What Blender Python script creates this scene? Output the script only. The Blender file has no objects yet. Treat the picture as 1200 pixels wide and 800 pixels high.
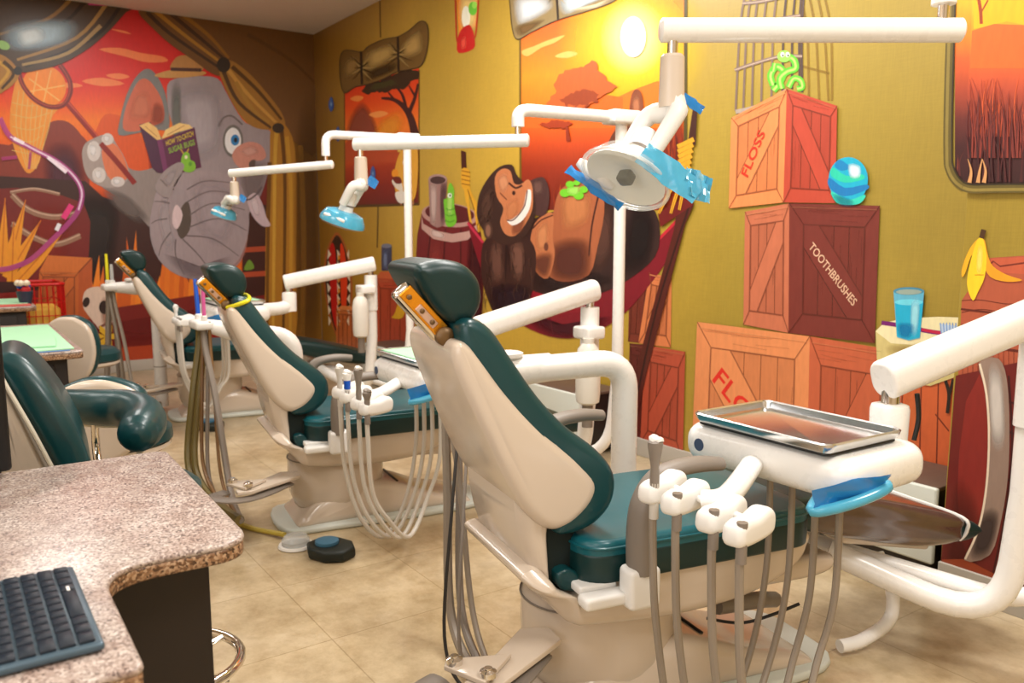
import bpy, bmesh, math, random
from mathutils import Vector, Matrix
random.seed(7)
PI = math.pi
SC = bpy.context.scene
COL = SC.collection

# ------------------------------------------------------------------ camera
F = 972.0            # focal length in pixels of the 1200 wide frame
CAMH = 1.25
PITCH = math.atan(130 / F)
TH = PI - math.atan2(680, math.hypot(F, 130))
R_ = Vector((math.sin(TH), -math.cos(TH), 0))
FW = Vector((math.cos(TH) * math.cos(PITCH), math.sin(TH) * math.cos(PITCH), -math.sin(PITCH)))
UP = R_.cross(FW)
EYE = Vector((0, 0, CAMH))
def ray(x, y): return FW + R_ * ((x - 600) / F) - UP * ((y - 400) / F)
def onz(x, y, z):
    d = ray(x, y); return EYE + d * ((z - CAMH) / d.z)
def ony(x, y, Y):
    d = ray(x, y); return EYE + d * (Y / d.y)
def onx(x, y, X):
    d = ray(x, y); return EYE + d * (X / d.x)

ROOM_X0, ROOM_Y1, ROOM_H = -7.97, 3.178, 3.13
BUMP_Y, BUMP_X = 2.83, -1.435
ROOM_X1, ROOM_Y0 = 2.2, -1.8

cam_d = bpy.data.cameras.new('camera')
cam = bpy.data.objects.new('camera', cam_d); COL.objects.link(cam)
cam_d.sensor_width = 36; cam_d.lens = 36 * F / 1200
cam_d.clip_start = .02
cam.matrix_world = Matrix((R_.to_4d(), UP.to_4d(), (-FW).to_4d(), Vector((0, 0, 0, 1)))).transposed()
cam.matrix_world.translation = EYE
cam_d.dof.use_dof = True; cam_d.dof.focus_distance = 2.05; cam_d.dof.aperture_fstop = 5.0
SC.camera = cam

# ------------------------------------------------------------------ materials
def lin(c):
    return tuple(((v / 255) / 12.92 if v / 255 <= .04045 else ((v / 255 + .055) / 1.055) ** 2.4) for v in c)
MATS = {}
def mat(name, rgb, rough=.5, metal=0., coat=0., trans=0., alpha=1., noise=0., nscale=30., bump=0., emit=0., ior=1.45):
    if name in MATS: return MATS[name]
    m = bpy.data.materials.new(name); m.use_nodes = True
    nt = m.node_tree; b = nt.nodes['Principled BSDF']
    c = lin(rgb) + (1,)
    b.inputs['Base Color'].default_value = c
    b.inputs['Metallic'].default_value = metal
    b.inputs['Coat Weight'].default_value = coat
    b.inputs['Coat Roughness'].default_value = .12
    b.inputs['Transmission Weight'].default_value = trans
    b.inputs['Alpha'].default_value = alpha
    b.inputs['IOR'].default_value = ior
    if emit:
        b.inputs['Emission Color'].default_value = c; b.inputs['Emission Strength'].default_value = emit
    tc = nt.nodes.new('ShaderNodeTexCoord'); n = nt.nodes.new('ShaderNodeTexNoise')
    n.inputs['Scale'].default_value = nscale; n.inputs['Detail'].default_value = 4
    nt.links.new(tc.outputs['Object'], n.inputs['Vector'])
    mr = nt.nodes.new('ShaderNodeMapRange')
    mr.inputs['To Min'].default_value = max(0, rough - .04); mr.inputs['To Max'].default_value = rough + .04
    nt.links.new(n.outputs['Fac'], mr.inputs['Value']); nt.links.new(mr.outputs['Result'], b.inputs['Roughness'])
    if noise:
        mx = nt.nodes.new('ShaderNodeMix'); mx.data_type = 'RGBA'
        mx.inputs['A'].default_value = tuple(v * (1 - noise) for v in c[:3]) + (1,)
        mx.inputs['B'].default_value = tuple(min(1, v * (1 + noise)) for v in c[:3]) + (1,)
        nt.links.new(n.outputs['Fac'], mx.inputs['Factor']); nt.links.new(mx.outputs['Result'], b.inputs['Base Color'])
    if bump:
        bp = nt.nodes.new('ShaderNodeBump'); bp.inputs['Strength'].default_value = bump; bp.inputs['Distance'].default_value = .002
        nt.links.new(n.outputs['Fac'], bp.inputs['Height']); nt.links.new(bp.outputs['Normal'], b.inputs['Normal'])
    MATS[name] = m
    return m

BEIGE = mat('beige_plastic', (208, 193, 176), .22, coat=.4)
WHITE = mat('white_enamel', (238, 236, 232), .28, coat=.3)
WHITE_S = mat('white_satin', (232, 230, 226), .42)
PANEL = mat('pale_panel', (205, 210, 202), .45)
TEAL = mat('teal_vinyl', (10, 60, 64), .34, noise=.12, nscale=9, bump=.1, coat=.12)
TEALD = mat('dark_teal_vinyl', (10, 46, 46), .38, noise=.12, nscale=9, bump=.1)
SEAT_M = mat('seat_vinyl', (20, 92, 102), .34, noise=.1, nscale=7, bump=.1, coat=.15)
PIPING = mat('pale_piping', (225, 218, 200), .45)
STITCH = mat('stitching', (60, 110, 105), .6)
DARKFAB = mat('dark_fabric', (16, 30, 28), .75, noise=.2, nscale=60)
GREYARM = mat('grey_rubber', (128, 118, 108), .45)
GREYHOSE = mat('grey_hose', (140, 128, 114), .45)
LHOSE = mat('light_hose', (196, 190, 180), .4)
OLHOSE = mat('olive_hose', (112, 98, 52), .45)
BRHOSE = mat('brown_hose', (118, 84, 44), .45)
DKHOSE = mat('dark_hose', (40, 36, 32), .5)
CHROME = mat('chrome', (225, 220, 214), .1, metal=1)
STEEL = mat('brushed_steel', (205, 205, 205), .22, metal=1, nscale=90)
ORANGEP = mat('orange_plate', (236, 160, 40), .25, metal=.75)  # orange metallic plate tone
ROSE = mat('rosy_plate', (214, 180, 160), .3, metal=.4)
BROWNP = mat('brown_knob', (112, 84, 50), .4, metal=.3)
BLACK = mat('black_plastic', (14, 14, 14), .4)
CABM = mat('dark_laminate', (36, 27, 24), .42, noise=.15, nscale=5)
BLUEFILM = mat('blue_film', (84, 186, 222), .2, trans=.25, coat=.4, noise=.2, nscale=26, bump=.2)
BLUEFILM2 = mat('deep_blue_film', (40, 140, 215), .16, trans=.2, coat=.4, noise=.2, nscale=26, bump=.2)
BLUEP = mat('blue_plastic', (22, 84, 190), .3)
PINKP = mat('pink_plastic', (214, 96, 160), .3)
YELP = mat('yellow_plastic', (232, 222, 40), .35)
CLEAR = mat('clear_plastic', (240, 245, 245), .08, alpha=.38, coat=.6)
LENS = mat('lens_shield', (240, 243, 240), .06, alpha=.20, coat=.8)
REFL = mat('reflector', (246, 244, 232), .35, metal=.12)
PAPER = mat('green_paper', (168, 220, 180), .75, noise=.04, nscale=12)
PAPERB = mat('blue_paper_edge', (90, 140, 200), .7)
SLEEVE = mat('brown_sleeve', (86, 66, 56), .2, coat=.8, noise=.35, nscale=14, bump=.6)
BOTTLE = mat('milky_bottle', (232, 228, 218), .3, trans=.1)
REDWIRE = mat('red_coated_wire', (196, 22, 22), .35)
KEYF = mat('keyboard_frame', (78, 98, 112), .35, metal=.3)
KEYS = mat('keyboard_keys', (24, 34, 46), .4)
METALB = mat('beige_metal', (190, 166, 130), .3, metal=.5)

def tex_mat(name, build):
    m = bpy.data.materials.new(name); m.use_nodes = True
    build(m.node_tree, m.node_tree.nodes['Principled BSDF']); MATS[name] = m
    return m
def ramp(nt, stops, src):
    r = nt.nodes.new('ShaderNodeValToRGB'); e = r.color_ramp.elements
    while len(e) < len(stops): e.new(.5)
    for k, (p, c) in enumerate(stops): e[k].position = p; e[k].color = lin(c) + (1,)
    nt.links.new(src, r.inputs['Fac']); return r
def mixc(nt, fac, a, b, mode='MIX'):
    x = nt.nodes.new('ShaderNodeMix'); x.data_type = 'RGBA'; x.blend_type = mode
    for k, v in (('Factor', fac), ('A', a), ('B', b)):
        if hasattr(v, 'links'): nt.links.new(v, x.inputs[k])
        else: x.inputs[k].default_value = v
    return x.outputs['Result']
def noise(nt, scale, detail=4, vec=None, rough=.5):
    n = nt.nodes.new('ShaderNodeTexNoise'); n.inputs['Scale'].default_value = scale; n.inputs['Detail'].default_value = detail
    n.inputs['Roughness'].default_value = rough
    if vec is None:
        t = nt.nodes.new('ShaderNodeTexCoord'); vec = t.outputs['Object']
    nt.links.new(vec, n.inputs['Vector']); return n
def mapping(nt, scale=(1, 1, 1), rot=(0, 0, 0)):
    t = nt.nodes.new('ShaderNodeTexCoord'); m = nt.nodes.new('ShaderNodeMapping')
    m.inputs['Scale'].default_value = scale; m.inputs['Rotation'].default_value = rot
    nt.links.new(t.outputs['Object'], m.inputs['Vector']); return m.outputs['Vector']

def b_floor(nt, b):
    n1 = noise(nt, 2.6, 8, rough=.65); n2 = noise(nt, 11, 6, rough=.7)
    c1 = ramp(nt, [(.3, (150, 126, 88)), (.5, (194, 172, 136)), (.7, (226, 210, 182))], n1.outputs['Fac'])
    c2 = ramp(nt, [(.35, (160, 136, 98)), (.6, (216, 198, 162))], n2.outputs['Fac'])
    c = mixc(nt, .4, c1.outputs['Color'], c2.outputs['Color'])
    br = nt.nodes.new('ShaderNodeTexBrick'); br.offset = 0.; br.inputs['Scale'].default_value = 1
    br.inputs['Brick Width'].default_value = .46; br.inputs['Row Height'].default_value = .46; br.inputs['Mortar Size'].default_value = .0022
    br.inputs['Color1'].default_value = (1, 1, 1, 1); br.inputs['Color2'].default_value = (.94, .94, .94, 1); br.inputs['Mortar'].default_value = (.72, .68, .6, 1)
    nt.links.new(mapping(nt, rot=(0, 0, .0)), br.inputs['Vector'])
    nt.links.new(mixc(nt, 1., c, br.outputs['Color'], 'MULTIPLY'), b.inputs['Base Color'])
    b.inputs['Roughness'].default_value = .3; b.inputs['Coat Weight'].default_value = .15
FLOORM = tex_mat('stone_sheet_floor', b_floor)

def b_granite(nt, b):
    v = nt.nodes.new('ShaderNodeTexVoronoi'); v.inputs['Scale'].default_value = 300
    t = nt.nodes.new('ShaderNodeTexCoord'); nt.links.new(t.outputs['Object'], v.inputs['Vector'])
    sp = nt.nodes.new('ShaderNodeSeparateColor'); nt.links.new(v.outputs['Color'], sp.inputs['Color'])
    c = ramp(nt, [(.0, (92, 80, 76)), (.12, (138, 122, 116)), (.4, (172, 158, 150)), (.75, (192, 180, 172)), (.95, (214, 206, 200))], sp.outputs['Red'])
    n = noise(nt, 16, 3)
    c2 = ramp(nt, [(.35, (226, 212, 206)), (.65, (255, 252, 250))], n.outputs['Fac'])
    nt.links.new(mixc(nt, 1., c.outputs['Color'], c2.outputs['Color'], 'MULTIPLY'), b.inputs['Base Color'])
    b.inputs['Roughness'].default_value = .3; b.inputs['Coat Weight'].default_value = .12; b.inputs['Coat Roughness'].default_value = .12
GRANITE = tex_mat('granite', b_granite)
def b_edge(nt, b):  # granite tinted brown to paint warm light bounced off the floor
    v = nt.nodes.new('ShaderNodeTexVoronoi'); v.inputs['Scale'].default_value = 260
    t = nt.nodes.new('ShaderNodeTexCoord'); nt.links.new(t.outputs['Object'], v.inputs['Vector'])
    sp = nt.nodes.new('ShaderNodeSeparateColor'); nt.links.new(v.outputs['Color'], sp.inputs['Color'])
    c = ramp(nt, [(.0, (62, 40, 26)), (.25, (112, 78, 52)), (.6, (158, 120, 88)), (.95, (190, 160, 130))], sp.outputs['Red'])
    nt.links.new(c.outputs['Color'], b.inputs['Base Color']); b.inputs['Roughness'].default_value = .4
GRANITE_BOUNCE = tex_mat('granite_bounce_tint', b_edge)

def canvas(name, stops, axis, lo, hi):
    # printed tent canvas: drifting hue, painted-in lamplight on the back wall, woven threads
    def f(nt, b):
        t = nt.nodes.new('ShaderNodeTexCoord'); s = nt.nodes.new('ShaderNodeSeparateXYZ'); nt.links.new(t.outputs['Object'], s.inputs['Vector'])
        mr = nt.nodes.new('ShaderNodeMapRange'); mr.inputs['From Min'].default_value = lo; mr.inputs['From Max'].default_value = hi
        nt.links.new(s.outputs[axis], mr.inputs['Value'])
        c = ramp(nt, stops, mr.outputs['Result']).outputs['Color']
        sc1 = (240, 240, 12) if axis == 'X' else (240, 240, 12)
        n1 = noise(nt, 1, 3, mapping(nt, sc1)); n2 = noise(nt, 1, 3, mapping(nt, (12, 12, 240))); n3 = noise(nt, 1.1, 4)
        for n, a in ((n1, .16), (n2, .13), (n3, .26)):
            g = ramp(nt, [(.3, (150, 150, 150)), (.7, (255, 255, 255))], n.outputs['Fac'])
            c = mixc(nt, a, c, mixc(nt, 1., c, g.outputs['Color'], 'MULTIPLY'))
        nt.links.new(c, b.inputs['Base Color'])
        b.inputs['Roughness'].default_value = .42; b.inputs['Coat Weight'].default_value = .12; b.inputs['Coat Roughness'].default_value = .25
    return tex_mat(name, f)
CANVAS_B = canvas('printed_canvas_back', [(0, (160, 112, 28)), (.3, (222, 182, 72)), (.6, (210, 172, 62)), (.8, (176, 150, 58)), (1, (178, 152, 60))], 'X', -7.9, -1.3)  # stops also paint the dim corner and a lamp-brightened stretch
CANVAS_A = canvas('printed_canvas_left', [(0, (104, 62, 20)), (.6, (120, 74, 24)), (1, (156, 108, 36))], 'Y', -.4, 3.1)
CEILM = mat('ceiling_paint', (238, 233, 228), .85, noise=.03, nscale=4)
PLAIN = mat('wall_paint', (214, 196, 170), .7, noise=.03, nscale=4)
BASEB = mat('baseboard_vinyl', (176, 170, 160), .5)

def b_ink(nt, b):
    a = nt.nodes.new('ShaderNodeAttribute'); a.attribute_name = 'ink'
    n = noise(nt, 1, 4, mapping(nt, (60, 60, 14)))
    g = ramp(nt, [(.3, (242, 242, 242)), (.7, (255, 255, 255))], n.outputs['Fac'])
    nt.links.new(mixc(nt, 1., a.outputs['Color'], g.outputs['Color'], 'MULTIPLY'), b.inputs['Base Color'])
    nt.links.new(a.outputs['Alpha'], b.inputs['Alpha'])
    b.inputs['Roughness'].default_value = .42; b.inputs['Coat Weight'].default_value = .12; b.inputs['Coat Roughness'].default_value = .25
INK = tex_mat('printed_ink', b_ink)     # colours printed on the vinyl mural

# ------------------------------------------------------------------ object helpers
def tag(o, label=None, cat=None, group=None, kind=None):
    if label: o['label'] = label
    if cat: o['category'] = cat
    if group: o['group'] = group
    if kind: o['kind'] = kind
    return o
def thing(name, loc, label, cat, group=None, rz=0.):
    o = bpy.data.objects.new(name, None); COL.objects.link(o)
    o.location = loc; o.rotation_euler = (0, 0, rz); o.empty_display_size = .1
    return tag(o, label, cat, group)

def cat_spline(pts, sub=6, closed=False):
    pts = [Vector(p) for p in pts]; n = len(pts)
    if n < 3 and not closed: return pts
    out = []
    rng = range(n) if closed else range(n - 1)
    for i in rng:
        if closed: a, b, c, d = pts[i - 1], pts[i], pts[(i + 1) % n], pts[(i + 2) % n]
        else: a, b, c, d = pts[max(i - 1, 0)], pts[i], pts[i + 1], pts[min(i + 2, n - 1)]
        for k in range(sub):
            t = k / sub
            out.append(.5 * ((2 * b) + (c - a) * t + (2 * a - 5 * b + 4 * c - d) * t * t + (3 * b - a - 3 * c + d) * t ** 3))
    if not closed: out.append(pts[-1])
    return out
def area2(p): return sum(p[i - 1][0] * p[i][1] - p[i][0] * p[i - 1][1] for i in range(len(p)))
def normals2(p):
    n = len(p); out = []
    for i in range(n):
        t = Vector((0., 0.))
        for a, b in ((i - 1, i), (i, (i + 1) % n)):
            e = Vector(p[b]) - Vector(p[a])
            if e.length > 1e-9: t += e.normalized()
        if t.length < 1e-6: t = Vector((1., 0.))
        t.normalize(); out.append(Vector((-t.y, t.x)))
    return out
def inset_limits(p, R):
    """how much of an inset R each corner can take before the outline crosses itself"""
    n = len(p); nm = normals2(p); P = [Vector(q) for q in p]; lim = [1.] * n
    for i in range(n):
        o, d = P[i], nm[i]; best = 1e9
        for k in range(n):
            k2 = (k + 1) % n
            if k in (i, (i - 1) % n): continue
            a, e = P[k], P[k2] - P[k]; den = d.x * e.y - d.y * e.x
            if abs(den) < 1e-12: continue
            w = a - o; t = (w.x * e.y - w.y * e.x) / den; u = (w.x * d.y - w.y * d.x) / den
            if 1e-5 < t < best and 0 <= u <= 1: best = t
        lim[i] = min(1., .40 * best / max(R, 1e-6))
    for _ in range(3):
        lim = [min(lim[i], (lim[i - 1] + lim[i] + lim[(i + 1) % n]) / 3 + .02) for i in range(n)]
    # shrink until no edge of the fully inset outline runs backwards
    for _ in range(14):
        q = [P[i] + nm[i] * R * lim[i] for i in range(n)]; bad = False
        for i in range(n):
            j = (i + 1) % n
            if (q[j] - q[i]).dot(P[j] - P[i]) <= .04 * (P[j] - P[i]).length_squared and (P[j] - P[i]).length > 1e-7:
                bad = True
                for m in (i - 1, i, j, (j + 1) % n): lim[m] *= .86
        if not bad: break
    for _ in range(2): lim = [min(lim[i], (lim[i - 1] + 2 * lim[i] + lim[(i + 1) % n]) / 4) for i in range(n)]
    return lim
def inset(p, d, lim=None):
    if d == 0: return list(p)
    if lim is not None:
        nm = normals2(p)
        return [(p[i][0] + nm[i].x * d * lim[i], p[i][1] + nm[i].y * d * lim[i]) for i in range(len(p))]
    n = len(p); out = []
    for i in range(n):
        a, b, c = Vector(p[i - 1]), Vector(p[i]), Vector(p[(i + 1) % n])
        e1 = (b - a); e2 = (c - b)
        if e1.length < 1e-9 or e2.length < 1e-9: out.append(tuple(b)); continue
        e1.normalize(); e2.normalize()
        n1 = Vector((-e1.y, e1.x)); n2 = Vector((-e2.y, e2.x)); m = n1 + n2
        if m.length < 1e-6: m = n1
        m.normalize(); k = d / max(.5, m.dot(n1))
        out.append(tuple(b + m * k))
    return out
def rrect(w, h, r, n=4, cx=0, cy=0):
    out = []
    for k, (sx, sy) in enumerate(((1, 1), (-1, 1), (-1, -1), (1, -1))):
        for i in range(n + 1):
            a = k * PI / 2 + i / n * PI / 2
            out.append((cx + sx * (w / 2 - r) + r * math.cos(a), cy + sy * (h / 2 - r) + r * math.sin(a)))
    return out
def sp2(pts, sub=5): return [(v.x, v.y) for v in cat_spline([(a, b, 0) for a, b in pts], sub, True)]
T = lambda x, y, z: Matrix.Translation((x, y, z))
RX = lambda a: Matrix.Rotation(a, 4, 'X')
RY = lambda a: Matrix.Rotation(a, 4, 'Y')
SWAP = Matrix(((1, 0, 0, 0), (0, 0, 1, 0), (0, 1, 0, 0), (0, 0, 0, 1)))
RZ = lambda a: Matrix.Rotation(a, 4, 'Z')
def aim(p, d, up=(0, 0, 1)):
    """frame at p whose z axis points along d"""
    z = Vector(d).normalized(); u = Vector(up)
    if abs(z.dot(u)) > .98: u = Vector((1, 0, 0))
    x = u.cross(z).normalized(); y = z.cross(x)
    m = Matrix((x.to_4d(), y.to_4d(), z.to_4d(), Vector((0, 0, 0, 1)))).transposed()
    m.translation = Vector(p)
    m[3][0] = m[3][1] = m[3][2] = 0; m[3][3] = 1
    return m

class MB:
    """collects shapes and links them as one mesh object"""
    def __init__(s): s.v = []; s.f = []
    def add(s, vs, fs, M=None):
        o = len(s.v)
        s.v += [(M @ Vector(v)) if M else Vector(v) for v in vs]
        s.f += [tuple(i + o for i in f) for f in fs]; return s
    def tube(s, pts, r, seg=12, sub=6, closed=False, M=None, flat=1.0):
        n0 = len(pts); P = cat_spline(pts, sub, closed) if sub > 1 else [Vector(p) for p in pts]
        if isinstance(r, (list, tuple)):
            rr = []
            for i in range(len(P)):
                t = i / max(1, len(P) - 1) * (n0 - 1); k = min(int(t), n0 - 2); rr.append(r[k] + (r[k + 1] - r[k]) * (t - k))
        else: rr = [r] * len(P)
        vs, fs = [], []; nrm = None; n = len(P)
        for i, p in enumerate(P):
            if closed: t = P[(i + 1) % n] - P[i - 1]
            else: t = P[min(i + 1, n - 1)] - P[max(i - 1, 0)]
            if t.length < 1e-9: t = Vector((0, 0, 1))
            t.normalize()
            if nrm is None:
                nrm = Vector((0, 0, 1)) if abs(t.z) < .9 else Vector((1, 0, 0))
            nrm = (nrm - t * nrm.dot(t)).normalized(); bn = t.cross(nrm)
            for k in range(seg):
                a = 2 * PI * k / seg
                vs.append(p + (nrm * math.cos(a) * flat + bn * math.sin(a)) * rr[i])
        for i in range(n if closed else n - 1):
            j = (i + 1) % n
            for k in range(seg):
                k2 = (k + 1) % seg
                fs.append((i * seg + k, i * seg + k2, j * seg + k2, j * seg + k))
        if not closed:
            fs.append(tuple(range(seg))[::-1]); fs.append(tuple((n - 1) * seg + k for k in range(seg)))
        return s.add(vs, fs, M)
    def lathe(s, prof, M=None, seg=24, sx=1., sy=1.):
        vs, fs = [], []; n = len(prof)
        for r, z in prof:
            for k in range(seg):
                a = 2 * PI * k / seg; vs.append((r * math.cos(a) * sx, r * math.sin(a) * sy, z))
        for i in range(n - 1):
            for k in range(seg):
                k2 = (k + 1) % seg; fs.append((i * seg + k, i * seg + k2, (i + 1) * seg + k2, (i + 1) * seg + k))
        fs.append(tuple(range(seg))[::-1]); fs.append(tuple((n - 1) * seg + k for k in range(seg)))
        return s.add(vs, fs, M)
    def pill(s, prof, w0, w1, R, M=None, n=5, kf=None):
        """profile in x,z pushed along y from w0 to w1 with rounded rims"""
        p = list(prof)
        if area2(p) < 0: p.reverse()
        R = min(R, (w1 - w0) / 2 * .999)
        lay = []
        for i in range(n, -1, -1):
            t = i / n * PI / 2; lay.append((w0 + R - R * math.sin(t), R * (1 - math.cos(t))))
        m = max(1, 1 if kf is None else 2)
        for i in range(n + 1):
            t = i / n * PI / 2; lay.append((w1 - R + R * math.sin(t), R * (1 - math.cos(t))))
        vs, fs = [], []; N = len(p); mid = (w0 + w1) / 2
        lim = inset_limits(p, R)
        for y, d in lay:
            for (a, b) in inset(p, d, lim):
                k = kf(a, b) if kf else 1.
                vs.append((a, mid + (y - mid) * k, b))
        L = len(lay)
        for i in range(L - 1):
            for k in range(N):
                k2 = (k + 1) % N; fs.append((i * N + k, (i + 1) * N + k, (i + 1) * N + k2, i * N + k2))
        fs.append(tuple(range(N))); fs.append(tuple((L - 1) * N + k for k in range(N))[::-1])
        return s.add(vs, fs, M)
    def sheet(s, c, h, w, L, W, amp=.004, n=10, m=4):
        """thin crumpled plastic sheet spanned by the directions h and w"""
        c, h, w = Vector(c), Vector(h).normalized(), Vector(w).normalized(); nn = h.cross(w).normalized(); vs, fs = [], []
        for sd in (0, 1):
            for i in range(n + 1):
                for j in range(m + 1):
                    a, b = i / n - .5, j / m - .5
                    vs.append(c + h * a * L + w * b * W * (1 - .25 * abs(a)) + nn * (amp * math.sin(11 * a + 5 * b) + amp * .7 * math.sin(23 * a - 9 * b) - sd * .0012))
        for sd in (0, 1):
            o = sd * (n + 1) * (m + 1)
            for i in range(n):
                for j in range(m):
                    p = o + i * (m + 1) + j; f = (p, p + 1, p + m + 2, p + m + 1); fs.append(f if sd == 0 else f[::-1])
        return s.add(vs, fs)
    def bow(s, x0, k, hw, pw=2.4):
        """round the rear corners in plan: push points behind x0 forward towards the sides"""
        for v in s.v:
            if v.x < x0: v.x += k * min(1, abs(v.y) / hw) ** pw * min(1, (x0 - v.x) / .12)
        return s
    def sag(s, z0, k, hw):
        """let the parts above z0 sink towards the sides"""
        for v in s.v:
            if v.z > z0 and v.x < .05: v.z = z0 + (v.z - z0) * (1 - k * min(1, abs(v.y) / hw) ** 2)
        return s
    def box(s, c, d, r=.004, M=None, n=3):
        """rounded box centred at c with size d"""
        rr = min(r, min(d) * .49)
        return s.pill(rrect(d[0], d[2], rr, n, c[0], c[2]), c[1] - d[1] / 2, c[1] + d[1] / 2, rr, M, n)
    def slab(s, outline, z0, z1, r=.004, M=None, n=3):
        """plan outline in x,y raised from z0 to z1"""
        Q = Matrix(((1, 0, 0, 0), (0, 0, 1, 0), (0, 1, 0, 0), (0, 0, 0, 1)))
        return s.pill([(a, b) for a, b in outline], z0, z1, r, (M or Matrix()) @ Q, n)
    def build(s, name, m, parent=None, origin=None, ang=38):
        me = bpy.data.meshes.new(name)
        off = Vector(origin) if origin is not None else Vector((0, 0, 0))
        me.from_pydata([tuple(v - off) for v in s.v], [], s.f)
        bm = bmesh.new(); bm.from_mesh(me); bmesh.ops.recalc_face_normals(bm, faces=bm.faces[:]); bm.to_mesh(me); bm.free()
        me.polygons.foreach_set('use_smooth', [True] * len(me.polygons))
        try: me.set_sharp_from_angle(angle=math.radians(ang))
        except Exception: pass
        me.materials.append(m)
        o = bpy.data.objects.new(name, me); COL.objects.link(o)
        if parent: o.parent = parent
        else: o.location = off
        return o
def structure(mb, name, m, ang=30):
    o = mb.build(name, m, ang=ang); o['kind'] = 'structure'; return o
def copy_tree(o, parent=None):
    c = o.copy(); COL.objects.link(c); c.parent = parent
    for ch in o.children: copy_tree(ch, c)
    return c

# ------------------------------------------------------------------ room
X0, X1, Y0, Y1, H = ROOM_X0, ROOM_X1, ROOM_Y0, ROOM_Y1, ROOM_H
structure(MB().box(((X0 + X1) / 2, (Y0 + Y1) / 2, -.05), (X1 - X0 + .4, Y1 - Y0 + .4, .1)), 'floor', FLOORM)
structure(MB().box(((X0 + X1) / 2, (Y0 + Y1) / 2, H + .05), (X1 - X0 + .4, Y1 - Y0 + .4, .1)), 'ceiling', CEILM)
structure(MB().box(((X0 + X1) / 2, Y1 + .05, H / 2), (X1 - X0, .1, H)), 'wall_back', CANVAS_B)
structure(MB().box((X0 - .05, (Y0 + Y1) / 2, H / 2), (.1, Y1 - Y0, H)), 'wall_left', CANVAS_A)
structure(MB().box((X1 + .05, (Y0 + Y1) / 2, H / 2), (.1, Y1 - Y0, H)), 'wall_right', PLAIN)
structure(MB().box(((X0 + X1) / 2, Y0 - .05, H / 2), (X1 - X0, .1, H)), 'wall_front', PLAIN)
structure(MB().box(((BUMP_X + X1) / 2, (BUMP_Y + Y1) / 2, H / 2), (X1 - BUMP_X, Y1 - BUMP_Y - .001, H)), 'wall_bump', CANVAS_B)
structure(MB().box(((X0 + BUMP_X) / 2, Y1 - .008, .05), (BUMP_X - X0, .016, .1), .003), 'baseboard_back', BASEB)
structure(MB().box((X0 + .008, (Y0 + Y1) / 2, .05), (.016, Y1 - Y0, .1), .003), 'baseboard_left', BASEB)
structure(MB().box(((BUMP_X + X1) / 2, BUMP_Y - .008, .05), (X1 - BUMP_X, .016, .1), .003), 'baseboard_bump', BASEB)
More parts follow.
